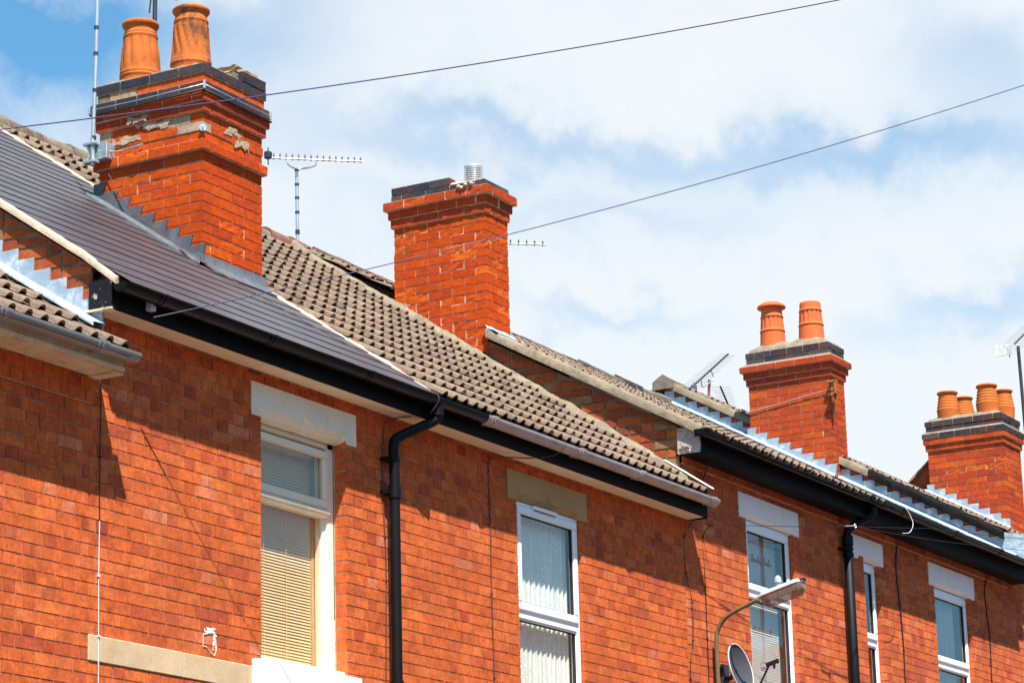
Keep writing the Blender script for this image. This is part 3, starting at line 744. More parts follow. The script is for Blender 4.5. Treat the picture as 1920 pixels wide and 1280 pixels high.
# small loop-hook plates on the stack
mb = MB(); mb.tube([(15.693, 11.283, 6.60), (15.683, 11.273, 6.60)], .027, 14); mb.tube([(15.684, 11.274, 6.575), (15.676, 11.266, 6.60), (15.684, 11.274, 6.615)], .006, 6); mb.build('hook_plate', 'galv', c1)
for dx, dy in ((15.645, 11.235), (16.47, 11.235), (15.645, 12.255)):
    mb = MB(); mb.bbox(dx - .009, dx + .009, dy - .009, dy + .009, 6.872, 6.935, .004); mb.build('corner_guard', 'cowl', c1)
cable('strap_wire', [(15.640, 12.256, 6.90), (15.640, 11.8, 6.897), (15.638, 11.232, 6.905), (16.0, 11.230, 6.90), (16.484, 11.230, 6.90)], .003, 'alu', 'thin pale lashing wire round the black band of the two-pot chimney', cat='wire')
cable('strap_wire', [(15.646, 12.25, 6.862), (15.644, 11.8, 6.858), (15.640, 11.238, 6.868), (16.0, 11.236, 6.862), (16.484, 11.236, 6.858)], .008, 'cable_black', 'thicker black cable wrapped under the band of the two-pot chimney', cat='wire')

# ---- tiled house next to it
h2 = thing('terraced_house', 'brick house with a brown ribbed tile roof and a half black, half grey gutter', 'house', (18.6, D, GZ), 'houses of the brick terrace')
W2 = (18.0, 18.985, 2.60, 4.26)
mb = MB(); wall(mb, XB, XC, -1.575, 4.47, [W2], FACADE, phase=.195); mb.box(XB, XC, D + .1, D + .2, -1.5, 2.5, mi=1); mb.build('wall', ['brick', 'mortar'], h2)
mb = tiled(r1, XB + .02, XC - .03, 14.0)
backslope(mb, XB, XC, 14, r1.z(14), .68); ro2 = mb.build('roof', 'tile', h2)
ridge_tiles(XB - .1, XC + .3, 14.0, r1.z(14) + .01, .40, .095).build('ridge', 'ridge', ro2)
mb = MB(); strip(mb, [(x, 13.74 + .05 * math.sin(x * 3), r1.z(13.74) + .035) for x in (XB, 17.1, 17.9, 18.5, 19.3, 19.9, XC + .2)], (0, .27, .125), (0, -.005, -.06), .016, seed=2, sub=9); mb.build('ridge_bedding', 'cement', ro2)
mb = MB(); strip(mb, [(XC - .095, y, r1.z(y) + .035) for y in (10.02, 10.4, 11, 11.9, 13, 13.9)], (.08, 0, .055), (0, -.01, -.05), .014, seed=7); mb.build('mortar_fillet', 'cement', ro2)
mb = MB(); mb.bbox(20.70, 20.745, 9.80, 10.22, 4.60, 4.612, .003); o = mb
o.v = [(x, y, z + (y - 9.8) * r1.m + .045) for x, y, z in o.v]; o.build('pale_verge_slip', 'white_paint', ro2)
mb = MB(); mb.box(XB, XC + .09, 9.935, 9.957, 4.452, 4.612); mb.box(XB, XC + .09, 9.925, 9.9352, 4.448, 4.475); mb.build('fascia', 'black_board', h2)
mb = MB(); mb.box(XB + .003, XC + .08, 9.957, D + .03, 4.452, 4.468); mb.build('soffit', 'soffit', h2)
mb = MB(); mb.box(XC + .09, XC + .11, 9.93, D - .01, 4.44, 4.60); mb.build('box_end', 'flaky_black', h2)
gutter(h2, XB, 20.90, 9.876, 4.590, .056, 'black_paint', (17.22, 18.53, 19.52, 20.80), 'grey_gutter', 17.13)
dpx = 16.185
p = smooth_path([(16.50, 9.876, 4.545), (16.50, 9.876, 4.47), (16.47, 9.90, 4.425), (16.24, 10.01, 4.30), (dpx, 10.035, 4.24), (dpx, 10.035, 4.1)], 6) + [(dpx, 10.035, 2.95), (dpx, 10.035, GZ)]
downpipe(h1, p, .036, 'black_pipe', [((dpx, 10.035, 3.86), (dpx, 10.035, 3.94)), ((16.5, 9.876, 4.47), (16.5, 9.876, 4.535)), ((dpx, 10.035, 2.585), (dpx, 10.035, 2.62))], 'black downpipe with chipped paint', [(dpx, 10.035, 3.90), (dpx, 10.035, 4.13), (dpx, 10.035, 2.2)])
lintel(h2, 17.865, 19.085, 4.150, 4.370, 'ogee', 'sandstone', 'bare sandstone')
mb = MB(); mb.bbox(17.86, 19.09, D - .04, D + .1, 2.36, 2.597, .008); mb.build('window_sill', 'sandstone', h2)
pvc_window(h2, 18.0, 18.982, 4.158, 3.352, 2.60, D + .028, [lambda w: curtain(w, 18.03, 18.95, 2.62, 4.12, D + .115, 'curtain', .011, 13)], vent=(18.27, 18.62))

# ---- high-eaved pair
h3 = thing('terraced_house', 'high-eaved brick house with worn brown tiles and a pale flaking box end', 'house', (22.7, D, GZ), 'houses of the brick terrace')
W3 = (22.0, 22.98, 3.09, 4.70)
mb = MB(); wall(mb, XC, XD, -1.575, 4.98, [W3], FACADE3, phase=.11, ch=.0745, proud=4.86); mb.box(XC, XD, D + .1, D + .2, -1.5, 3.0, mi=1); mb.build('wall', ['brick', 'mortar'], h3)
mb = MB(); gable(mb, XC - .02, D, 11.895, 4.40, lambda y: r3.z(y) - .07, OLD, .08, .016, amp=.007); mb.build('gable_wall', ['brick_rough', 'mortar_old'], h3)
mb = tiled(r3, 21.17, XD, 14.0, pitch=.15, gauge=.30); tiled(r3, 20.72, 21.175, 11.86, pitch=.15, gauge=.30, mb=mb); tiled(Roof(12.85, r3.z(12.85), r3.m), 20.72, 21.175, 14.0, pitch=.15, gauge=.30, mb=mb); backslope(mb, XC, XD, 14, r3.z(14), .55); ro3 = mb.build('roof', 'tile', h3)
ridge_tiles(XC + .45, XD + .1, 14.0, r3.z(14) + .02, .40, .10, 'angle', seed=3).build('ridge', 'ridge', ro3)
mb = MB(); strip(mb, [(XC - .095, y, r3.z(y) + .04) for y in (9.86, 10.4, 11, 11.88)], (.13, 0, .0), (0, 0, -.085), .012, seed=9); mb.build('verge', 'cement', ro3)
mb = MB(); mb.box(XC - .03, XD, 9.905, 9.927, 4.965, 5.15); mb.box(XC - .03, XD, 9.893, 9.906, 4.960, 4.99); mb.build('fascia', 'black_board', h3)
mb = MB(); mb.box(XC - .03, XD, 9.927, D + .02, 4.968, 4.98); mb.build('soffit', 'black_board', h3)
mb = MB(); rough_brick(mb, XC - .055, XC - .025, 9.90, D - .004, 4.975, 5.19, (1, 1, 1), .004, n=.03); mb.build('box_end', 'flaky_white', h3)
gutter(h3, XC - .12, XD, 9.862, 5.150, .058, 'black_paint', (20.72, 21.86, 22.75, 24.18))
lintel(h3, 21.865, 23.105, 4.640, 4.857, 'plain', 'white_lintel')
mb = MB(); mb.bbox(21.86, 23.1, D - .04, D + .1, 2.85, 3.087, .008); mb.build('window_sill', 'white_lintel', h3)
pvc_window(h3, 22.0, 22.98, 4.648, 3.985 + .06, 3.09, D + .045, [lambda w: venetian(w, 22.05, 22.90, 3.1, 4.60, D + .15, 'blind_shade')])
dx = 24.06
p = smooth_path([(24.27, 9.862, 5.09), (24.26, 9.868, 5.0), (24.17, 9.96, 4.93), (dx, 10.03, 4.84), (dx, 10.04, 4.76)], 6) + [(dx, 10.04, 3.4), (dx, 10.04, GZ)]
downpipe(h3, p, [.038] * 24 + [.044] * (len(p) - 24), 'black_pipe', [((dx, 10.04, 4.70), (dx, 10.04, 4.79)), ((dx, 10.04, 4.60), (dx, 10.04, 4.63))], None, [(dx, 10.04, 4.67)])

c2, zt2 = chimney(h3, 20.755, 21.155, 11.90, 12.84, 5.30, 7.379, .0791,
    [(.018, 'd', .0791), (.035, 'd', .0791), (.070, 'd', .0791), (.012, 'b', .070)], CHIM, 'plain red brick stack with a slatted metal cowl', .42, samp=.012)
mb = MB()
for (a, b) in ((12.70, 12.85), (12.47, 12.69), (12.25, 12.46)): rough_brick(mb, 20.745, 20.86, a, b, zt2 + .003, zt2 + .07, pick(BLUE), .002)
mb.build('loose_bricks', 'brick_rough', c2)
mb = MB(); mound(mb, 20.76, 21.15, 11.92, 12.83, zt2 - .004, .055, 3, pots=((20.95, 12.3), (20.95, 12.5))); mb.build('flaunching', 'cement_pale', c2)
mb = MB(); cx, cy, cz = 20.95, 12.12, 7.70; R_ = .082
mb.lathe((cx, cy, cz), [(R_ * .8, -.06), (R_, -.03), (R_, .03)], 32); 
for k in range(7): mb.lathe((cx, cy, cz + .03 + k * .02), [(R_ * .86, 0), (R_, .002), (R_, .013), (R_ * .86, .015)], 32)
mb.lathe((cx, cy, cz), [(R_, .168), (R_ + .002, .185), (R_ * .9, .197), (R_ * .5, .203), (.001, .205)], 32)
mb.lathe((cx, cy, cz), [(R_ * .8, 0), (R_ * .8, .17)], 24, mi=1)
for k in range(6):
    a = k * math.pi / 3 + .5; mb.box(cx + R_ * .97 * math.cos(a) - .009, cx + R_ * .97 * math.cos(a) + .009, cy + R_ * .97 * math.sin(a) - .009, cy + R_ * .97 * math.sin(a) + .009, cz + .02, cz + .17)
mb.build('cowl', ['cowl', 'gasket'], c2)
for k, (y, z) in enumerate(((12.05, 7.63), (12.09, 7.61), (12.12, 7.625), (11.99, 7.632))):
    mb = MB(); mb.lathe((20.685, y, z - .01), [(.001, 0), (.018, .006), (.022, .018), (.013, .032), (.001, .036)], 10); mb.build('mortar_dropping', 'cement_pale', c2)
mb = MB(); rows = []
for i in range(10):
    x = 20.70 + .50 * i / 9; w = .012 * nz((i * .7, 2, 0))
    rows.append([(x, 11.892, r3.z(11.89) + .07 + w), (x, 11.87, r3.z(11.87) + .045), (x - .02, 11.80, r3.z(11.80) + .055 + w), (x - .03, 11.76, r3.z(11.76) + .05)])
mb.grid(rows); mb.build('apron_flashing', 'lead_pale', c2)

h3b = thing('terraced_house', 'high-eaved slate-roofed brick house with a tall narrow window beside a black downpipe', 'house', (26.5, D, GZ), 'houses of the brick terrace')
W4, W5 = (24.42, 24.95, 3.09, 4.70), (26.355, 27.34, 3.09, 4.70)
h3w = (24.42, 24.58)
mb = MB(); wall(mb, XD, XE, -1.575, 4.98, [(24.42, 24.96, 3.09, 4.70), W5], FACADE3, phase=.11, ch=.0745, proud=4.86); mb.box(XD + .5, XE, D + .1, D + .2, -1.5, 3.0, mi=1); mb.build('wall', ['brick', 'mortar'], h3b)
mb = slated(r3, XD, XE, 14.0, gauge=.2, pal=[((.10, .082, .072), 4), ((.08, .068, .062), 3), ((.115, .095, .082), 2)]); backslope(mb, XD, XE, 14, r3.z(14), .55); ro3b = mb.build('roof', 'slate', h3b)
ridge_tiles(XD + .1, XE - .05, 14.0, r3.z(14) + .02, .42, .10, 'angle', [((.06, .06, .065), 2), ((.20, .165, .125), 2)], seed=5).build('ridge', 'ridge', ro3b)
mb = MB(); mb.box(XD, XE + .2, 9.905, 9.927, 4.965, 5.15); mb.box(XD, XE + .2, 9.893, 9.906, 4.960, 4.99); mb.build('fascia', 'black_board', h3b)
mb = MB(); mb.box(XD, XE + .2, 9.927, D + .02, 4.968, 4.98); mb.build('soffit', 'black_board', h3b)
gutter(h3b, XD, XE + .22, 9.862, 5.150, .058, 'black_paint', (24.95, 26.3, 27.55))
lintel(h3b, 24.32, 25.055, 4.643, 4.862, 'plain', 'white_lintel'); lintel(h3b, 26.222, 27.465, 4.645, 4.872, 'plain', 'white_lintel')
mb = MB(); mb.bbox(24.32, 25.05, D - .04, D + .1, 2.85, 3.087, .008); mb.build('window_sill', 'white_lintel', h3b)
mb = MB(); mb.bbox(26.22, 27.46, D - .04, D + .1, 2.85, 3.087, .008); mb.build('window_sill', 'white_lintel', h3b)
pvc_window(h3b, 24.42, 24.955, 4.65, 3.932, 3.09, D + .05, [lambda w: curtain(w, 24.45, 24.60, 3.1, 4.62, D + .3, 'drape', .02, 2, 'drape'), lambda w: curtain(w, 24.80, 24.93, 3.1, 4.62, D + .3, 'curtain', .02, 2, 'drape')], 'narrow window beside the downpipe')
pvc_window(h3b, 26.36, 27.34, 4.65, 3.925, 3.09, D + .05, [lambda w: curtain(w, 26.4, 27.15, 3.1, 4.62, D + .13, 'curtain_grey', .012, 9), lambda w: curtain(w, 27.15, 27.3, 3.1, 4.62, D + .22, 'drape', .02, 3, 'drape')])

# ---- house beyond, its gable stands proud of the slate roof
h4 = thing('terraced_house', 'brick house beyond the slate roof, its lead-stepped gable rising above it', 'house', (30.4, D, GZ), 'houses of the brick terrace')
mb = MB(); wall(mb, XE, XF, -1.575, 5.2, [], FACADE3, phase=.2, ch=.0745); mb.box(XE + .003, XF, D + .1, D + .2, -1.5, 5.1, mi=1); mb.build('wall', ['brick', 'mortar'], h4)
mb = MB(); gable(mb, XE, 9.97, 14.0, 5.0, lambda y: r4.z(y) - .06, OLD, .078, .012, amp=.006); mb.build('gable_wall', ['brick_rough', 'mortar_old'], h4)
mb = tiled(r4, XE - .02, XF, 14.0, pitch=.15, gauge=.30); backslope(mb, XE, XF, 14, r4.z(14), .56); ro4 = mb.build('roof', 'tile', h4)
ridge_tiles(XE - .06, XF, 14.0, r4.z(14) + .01, .42, .10, 'angle', [((.06, .06, .065), 2), ((.22, .18, .135), 2)], seed=8).build('ridge', 'ridge', ro4)
mb = MB(); strip(mb, [(XE - .05, y, r4.z(y) + .015) for y in (11.55, 12.4, 13, 13.5, 13.98)], (.09, 0, .0), (0, 0, -.085), .012, seed=12)
strip(mb, [(XE - .05, 13.86, r4.z(13.86) + .02), (XE - .05, 14.0, r4.z(14) + .045), (XE - .05, 14.14, r4.z(13.86) + .02)], (.1, 0, 0), (0, 0, -.08), .006, seed=1)
mb.build('verge', 'cement', ro4)
mb = MB(); strip(mb, [(XE - .07, y, r4.z(y) + .02 - (11.55 - y) * .012) for y in (10.08, 10.5, 11, 11.56)], (.10, 0, .0), (0, 0, -.105), .02, seed=15); mb.build('verge', 'black_board', ro4, 'blackened rotten verge end')
stepflash(h4, XE - .004, 9.97, 14.0, lambda y: r3.z(y) + .02, .150, .078, 5.0, 'lead_pale', .008, .10, label='pale lead stepped up the gable')
mb = MB(); mb.ob((XE - .03, 9.86, r3.z(9.86) + .0), (0, .25, .06), (0, 0, .30), (.012, 0, 0)); mb.build('lead_patch', 'lead_pale', h4)
mb = MB(); mb.box(XE + .2, XF, 9.905, 9.927, 5.165, 5.35); mb.box(XE + .2, XF, 9.927, D + .02, 5.17, 5.18); mb.build('fascia', 'black_board', h4)
gutter(h4, XE + .05, XF, 9.862, 5.35, .058, 'black_paint', (30.0,))
c3, zt3 = chimney(h3b, 28.25, 28.665, 11.90, 12.87, 6.00, 7.426, .0752,
    [(.020, 'd', .0752), (.042, 'd', .0752), (.072, 'd', .070), (.035, 'm', .028), (.010, 'b', .067), (.016, 'b', .067)], CHIM3, 'red brick stack with two terracotta pots, one capped', .14)
mb = MB(); mound(mb, 28.245, 28.67, 11.895, 12.875, zt3 - .004, .13, 5, pots=((28.46, 12.64), (28.46, 12.17))); mb.build('flaunching', 'cement', c3)
PC = (.62, .125, .032)
tp = dense([(.150, 0), (.140, .15), (.136, .235), (.142, .238), (.142, .245), (.135, .250), (.124, .40), (.130, .404), (.130, .410), (.121, .416), (.116, .50), (.112, .505)])
def slots(r, z, u):
    if .27 < z < .385: return r - .010 * (math.sin(2 * math.pi * 14 * u) > .45)
    return r
M['pot_red'] = mat('pot_red', (.62, .125, .035), .8, (7, .08), (60, .06), (160, .2, .003), spec=.25)
M['pot_pink'] = mat('pot_pink', (.58, .20, .13), .85, (7, .08), (60, .06))
pot(c3, (28.46, 12.17, 7.83), tp, 'pot_red', 'open terracotta pot', slots, 84)
pot(c3, (28.46, 12.64, 7.83), tp, 'pot_red', 'terracotta pot under a domed cap', slots, 84, [(.112, .50), (.112, .515), (.158, .512), (.162, .520), (.150, .545), (.10, .575), (.04, .588), (.002, .59)])
stepflash(c3, 28.25, 11.88, 12.9, lambda y: r3.z(y) + .02, .135, .0752, 7.426 - .0752 * 24, 'lead_pale', .03, .10, label='pale stepped lead')
mb = MB()
for k, (a, b, c, d) in enumerate(((-.05, -.02, 0, .16), (.03, .055, 0, .16), (-.05, .055, .14, .17), (-.05, .055, 0, .02), (-.02, .02, .05, .12))):
    mb.bbox(28.20 + a * .6, 28.20 + b * .6, 11.84 + a, 11.84 + b, 7.18 + c, 7.18 + d, .004)
mb.tube([(28.17, 11.86, 7.20), (28.2, 11.82, 7.10), (28.23, 11.85, 6.98)], .012, 6); mb.tube([(28.24, 11.83, 7.3), (28.25, 11.86, 7.0)], .018, 6)
tag(mb.build('aerial_bracket', 'rust_yellow'), 'rusty yellow empty aerial bracket on the corner of the chimney with two terracotta pots', 'bracket')
cable('strap_wire', [(28.235, 12.90, 7.14), (28.235, 12.4, 7.20), (28.23, 11.95, 7.26), (28.2, 11.86, 7.26)], .0042, 'alu', 'thin lashing wire below the corbels of the chimney with two terracotta pots', cat='wire')
mb = MB(); gable(mb, 31.9, 12.10, 13.4, 6.2, lambda y: 7.22 - (y - 12.10) * .87, OLD, .078, .012); mb.face([(31.9, 12.1, 7.22), (32.3, 12.1, 7.22), (32.3, 13.4, 6.09), (31.9, 13.4, 6.09)], mi=1)
mb.build('party_wall', ['brick_rough', 'mortar_old'], h4)
mb = MB(); strip(mb, [(31.86, 12.1, 7.24), (31.86, 13.4, 6.11)], (.1, 0, 0), (0, 0, -.04), .01); mb.build('wall_coping', 'cement', h4)
c4, zt4 = chimney(h4, 31.65, 32.27, 11.17, 12.11, 5.9, 7.195, .075,
    [(.020, 'r', .075), (.040, 'r', .070), (.048, 'b', .068), (.03, 'm', .020), (.006, 'b', .066), (.016, 'b', .066)], CHIM3, 'red brick stack with black brick top and four ribbed pots', .08)
mb = MB(); mound(mb, 31.645, 32.275, 11.165, 12.115, zt4 - .004, .12, 6); mb.build('flaunching', 'cement', c4)
for (x, y, z, s) in ((31.82, 11.88, 7.56, 1), (32.14, 11.80, 7.57, .93), (31.82, 11.38, 7.57, 1.02), (32.14, 11.30, 7.57, .98)):
    pf = [(.128, 0), (.136, .12)]
    for k in range(5): zz = .14 + k * .036; rr = .136 - k * .006; pf += [(rr + .002, zz), (rr + .004, zz + .012), (rr - .004, zz + .022), (rr - .006, zz + .028)]
    pf += [(.108, .325), (.108, .335), (.124, .345), (.126, .362), (.118, .370), (.108, .372)]
    pot(c4, (x, y, z), [(a * s, b * s) for a, b in pf], 'pot_orange', None, None, 40)
stepflash(c4, 31.65, 11.14, 12.14, lambda y: r4.z(y) + .05, .13, .075, 7.195 - .075 * 22, 'lead_pale', .01, .10, label='pale stepped lead')

# ================================================================== AERIALS, LAMP, DISH, CABLES
def yagi(label, base, top, a, b, n, ev, el, m_boom='alu', m_el='dark_metal', m_mast='alu', mr=.016, bands=(), cradle=None, refl=None, ex=None, group='rooftop TV aerials'):
    t = thing('tv_aerial', label, 'aerial', base, group); a = Vector(a); b = Vector(b); ev = Vector(ev).normalized()
    if top is not None:
        mb = MB(); mb.tube([base, top], mr, 8); o = mb.build('mast', m_mast, t)
        if bands:
            for z in bands:
                mb = MB(); f = (z - base[2]) / (top[2] - base[2]); p = Vector(base).lerp(Vector(top), f); mb.tube([p - V(0, 0, .010), p + V(0, 0, .010)], mr * 1.35, 8)
                mb.build('mast_clip', 'dark_metal', o)
    mb = MB(); mb.tube([a, b], .0085 if ex else .0125, 6)
    for i in range(n):
        p = a.lerp(b, (i + .5) / n) if n > 1 else a; l = el * (1 - .25 * i / n)
        mb.tube([p - ev * l * (.2 if ex else 1), p + ev * l], .0050 if ex else .0026, 5, mi=1)
        if ex: mb.tube([p - ev * .012, p + ev * .03], .009, 5, mi=1)
    mb.build('boom', [m_boom, m_el], t)
    if refl: 
        mb = MB(); q = Vector(refl); mb.bbox(q.x - .03, q.x + .03, q.y - .03, q.y + .03, q.z - .03, q.z + .04, .008); mb.tube([q - V(0, 0, .09), q + V(0, 0, .08)], .006, 5); mb.build('dipole', m_el, t)
    if cradle:
        mb = MB(); mb.tube(smooth_path(cradle, 5), .008, 6); mb.build('cradle', 'alu', t)
    return t
yagi('long horizontal TV aerial on a banded mast above the brown tile roof', (21.14, 14.12, 7.40), (21.13, 14.12, 8.29), (20.86, 14.30, 8.35), (21.47, 13.60, 8.35), 16, (.25, .1, 1), .055,
     bands=(7.52, 7.66, 7.68, 7.86, 8.0, 8.13, 8.27), refl=(20.88, 14.27, 8.37), ex=1, cradle=[(21.00, 14.14, 8.345), (21.01, 14.13, 8.29), (21.12, 14.10, 8.275), (21.17, 13.95, 8.29), (21.175, 13.94, 8.345)])
yagi('small horizontal TV aerial poking out past the chimney with the metal cowl', (23.9, 13.9, 7.3), (23.9, 13.75, 8.14), (23.75, 13.75, 8.15), (24.31, 13.23, 8.172), 9, (.15, 0, 1), .055, ex=1)
yagi('dark upward-tilted TV aerial with fine rods on a rust-red mast', (30.19, 14.3, 7.66), (30.27, 14.3, 8.12), (29.80, 14.33, 7.93), (30.62, 14.20, 8.50), 16, (.55, -.80, -.16), .115, 'dark_metal', 'rod_metal', 'rust_metal', .018, refl=(29.83, 14.30, 7.93),
     cradle=[(30.28, 14.28, 8.24), (30.32, 14.27, 8.15), (30.22, 14.28, 8.07), (30.05, 14.29, 7.99), (30.0, 14.28, 8.06)])
yagi('tiny far TV aerial leaning beside the rust-red mast', (30.95, 14.4, 7.80), None, (30.78, 14.4, 8.16), (30.98, 14.38, 7.92), 9, (.5, -.86, -.05), .12, 'dark_metal', 'rod_metal')
t = yagi('dark tilted TV aerial on a tall mast over the four-pot chimney', (33.62, 11.55, 7.5), (33.56, 11.55, 8.82), (33.33, 11.62, 8.72), (33.95, 11.30, 9.30), 16, (.50, -.84, -.1), .14, 'dark_metal', 'rod_metal', 'dark_metal', .022, refl=(33.36, 11.6, 8.73))
mb = MB()
for k in range(9): mb.bbox(33.26, 33.28, 11.50, 11.74, 8.66 + k * .015, 8.667 + k * .015, .002)
mb.box(33.255, 33.262, 11.72, 11.74, 8.66, 8.80); mb.build('reflector', 'white_paint', t)
# pole fixed to the two-pot chimney
t = thing('aerial_mast', 'pale banded pole clamped to the side of the two-pot chimney', 'mast', (15.57, 12.165, 6.60))
mb = MB(); mb.tube([(15.575, 12.165, 6.60), (15.58, 12.15, 7.25), (15.58, 12.14, 8.05)], .0145, 10); mb.build('pole', 'alu', t)
for z in (6.66, 7.02, 7.30, 7.50):
    mb = MB(); mb.tube([(15.578, 12.16 - (z - 6.6) * .014, z - .012), (15.578, 12.16 - (z - 6.6) * .014, z + .012)], .018, 10); mb.build('band', 'dark_metal', t)
mb = MB(); mb.bbox(15.60, 15.70, 12.06, 12.19, 6.50, 6.62, .004); mb.bbox(15.55, 15.61, 12.13, 12.24, 6.605, 6.625, .003); mb.bbox(15.55, 15.61, 12.13, 12.24, 6.47, 6.49, .003)
mb.tube([(15.57, 12.22, 6.62), (15.585, 12.19, 6.55), (15.57, 12.22, 6.48)], .012, 6); mb.tube([(15.575, 12.165, 6.45), (15.575, 12.165, 6.66)], .018, 8)
mb.tube([(15.60, 12.13, 6.56), (15.67, 12.02, 6.555), (15.685, 11.8, 6.575)], .006, 6); mb.build('clamp', 'galv', t)
t = thing('aerial_mast', 'short dark pole with a pale fitting rising behind the two clay pots', 'mast', (16.6, 12.42, 6.6))
mb = MB(); mb.tube([(16.6, 12.40, 6.6), (16.6, 12.38, 8.5)], .018, 8); mb.tube([(16.59, 12.43, 8.0), (16.59, 12.42, 8.09), (16.6, 12.40, 8.2)], .007, 6); mb.build('pole', 'dark_metal', t)
mb = MB(); mb.bbox(16.62, 16.80, 12.30, 12.34, 8.145, 8.20, .005); mb.build('fitting', 'white_paint', t)

# wall lamp
t = thing('street_lamp', 'wall-mounted street lamp with an oblong glass lantern on a rusty bent tube', 'street lamp', (21.2, D, 2.6))
mb = MB(); pth = smooth_path([(21.2, 10.054, 2.3), (21.2, 10.054, 3.0), (21.2, 10.054, 3.46), (21.2, 10.035, 3.575), (21.2, 9.965, 3.665), (21.2, 9.84, 3.725), (21.2, 9.62, 3.800)], 7); mb.tube(pth, .018, 12); mb.box(21.16, 21.24, 10.06, D, 2.3, 2.45); mb.box(21.17, 21.23, 10.06, D, 2.9, 2.96)
mb.build('bracket_tube', 'lamp_post', t)
a = V(21.2, 9.65, 3.795); ax = V(0, -.395, .098); u = ax.normalized(); nrm = V(0, u.z, -u.y); s = V(1, 0, 0)
def lant(mb, f0, f1, hw0, hw1, t0, t1, m=10, mi=0, rnd_=.35):
    rows = []
    for i in range(m + 1):
        f = f0 + (f1 - f0) * i / m; e = min(1, min(i, m - i) / m * 6 + rnd_); hw = (hw0 + (hw1 - hw0) * i / m) * (e ** .5); r = []
        for k in range(13):
            q = math.pi * k / 12; r.append(a + u * f + s * hw * math.cos(q) + nrm * (t0 + (t1 - t0) * (math.sin(q) ** .6) * e))
        rows.append(r)
    mb.grid(rows, mi=mi); mb.face(rows[0], mi=mi); mb.face(rows[-1], mi=mi)
mb = MB(); lant(mb, 0, .415, .058, .070, 0, .040); lant(mb, 0, .415, .055, .066, 0, -.006); mb.bbox(21.17, 21.23, 9.60, 9.67, 3.775, 3.82, .008); mb.build('lantern_body', 'lamp_body', t)
mb = MB(); lant(mb, .03, .405, .054, .064, -.002, -.105, rnd_=.6); mb.build('lantern_bowl', 'lamp_bowl', t)
mb = MB(); mb.tube([a + u * .10 - nrm * .035, a + u * .30 - nrm * .035], .017, 10); mb.build('bulb', 'white_paint', t)
mb = MB(); mb.tube([a + u * .30 - nrm * .035, a + u * .35 - nrm * .035], .022, 10); mb.build('lamp_holder', 'dark_metal', t); mb = MB(); mb.tube([a + u * .05 - nrm * .035, a + u * .09 - nrm * .035], .022, 10); mb.build('lamp_holder', 'dark_metal', t)
mb = MB(); q0 = a + u * .405; mb.tube([q0 + s * .05 + nrm * .012, q0 + s * .0 + nrm * .02 + u * .018, q0 - s * .05 + nrm * .012], .011, 8); mb.build('end_latch', 'gasket', t)
mb = MB(); p0 = a + u * .19 + nrm * .05; mb.lathe(p0, [(.030, -.01), (.030, .012), (.034, .013), (.034, .022), (.030, .035), (.026, .060), (.012, .075), (.001, .078)], 16); mb.build('photocell', 'lead_pale', t)

t = thing('satellite_dish', 'grey satellite dish fixed to the brick wall below the street lamp', 'dish', (21.3, D, 3.3))
dc = V(21.375, 9.93, 3.265); dn = V(-.06, -.96, .22).normalized(); e1 = dn.cross(V(0, 0, 1)).normalized(); e2 = e1.cross(dn)
mb = MB(); 
for off, mi in ((0, 0), (-.006, 0)):
    mb.grid([[dc + dn * (off + .10 * (q / 10) ** 2 * .55 - .05) + (e1 * math.cos(w * math.pi / 20) * .185 + e2 * math.sin(w * math.pi / 20) * .21) * (q / 10) for w in range(40)] for q in range(11)], close=True, mi=mi)
mb.grid([[dc + dn * (off + .055 - .05) + (e1 * math.cos(w * math.pi / 20) * (.185 + k) + e2 * math.sin(w * math.pi / 20) * (.21 + k)) for w in range(40)] for off, k in ((-.008, 0), (-.004, .006), (.004, .006), (.006, 0), (0, -.004))], close=True, mi=1)
mb.build('reflector', ['dish', 'lamp_body'], t)
mb = MB(); mb.tube([dc - e2 * .22 - dn * .02, dc - e2 * .2 + dn * .12, dc - e2 * .06 + dn * .26], .009, 6); mb.tube([dc - dn * .05, (21.42, 10.04, 3.2), (21.42, D, 3.2)], .02, 8); mb.bbox(21.36, 21.48, 10.08, D, 3.1, 3.32, .005); mb.build('arm', 'dark_metal', t)
mb = MB(); q = dc - e2 * .05 + dn * .26; mb.tube([q - dn * .07, q - dn * .02], .030, 14, mi=1); mb.tube([q - dn * .02, q + dn * .09], .019, 12); mb.tube([q + dn * .05, q + dn * .05 + V(0, 0, -.05)], .012, 8); mb.build('receiver', ['dark_metal', 'white_paint'], t)

# overhead lines
def sag(a, b, d, n=30): 
    a, b = Vector(a), Vector(b); return [a.lerp(b, i / n) - V(0, 0, d * 4 * (i / n) * (1 - i / n)) for i in range(n + 1)]
cable('telephone_line', sag((8.8, 9.87, 4.15), (24.0, .49, 10.54), .55, 90), .0036, 'cable_blue', 'overhead telephone line crossing in front of the two-pot chimney', 'overhead lines')
cable('telephone_line', sag((13.22, 9.86, 4.445), (24.0, .79, 10.25), .44, 90), .0032, 'cable_blue', 'overhead line running from the slate house fascia past the chimney with the metal cowl', 'overhead lines')
cable('line_fitting', [(13.225, 9.858, 4.446), (13.29, 9.80, 4.470), (13.37, 9.735, 4.500)], .006, 'cable_black', 'twisted black line grip at the fascia of the slate house', cat='line grip')
mb = MB(); mb.bbox(13.235, 13.285, 9.885, 9.93, 4.50, 4.575, .004); tag(mb.build('junction_box', 'lamp_body'), 'small grey junction box on the black fascia', 'box')
def wallcable(pts, r, m, label, clips=True):
    pts = [V(*p) for p in pts]; cl = [p for p in pts[1:-1]] if clips else None
    cable('wall_cable', smooth_path(pts, 6), r, m, label, 'cables clipped down the brick wall', clips=cl)
yw = D - .007
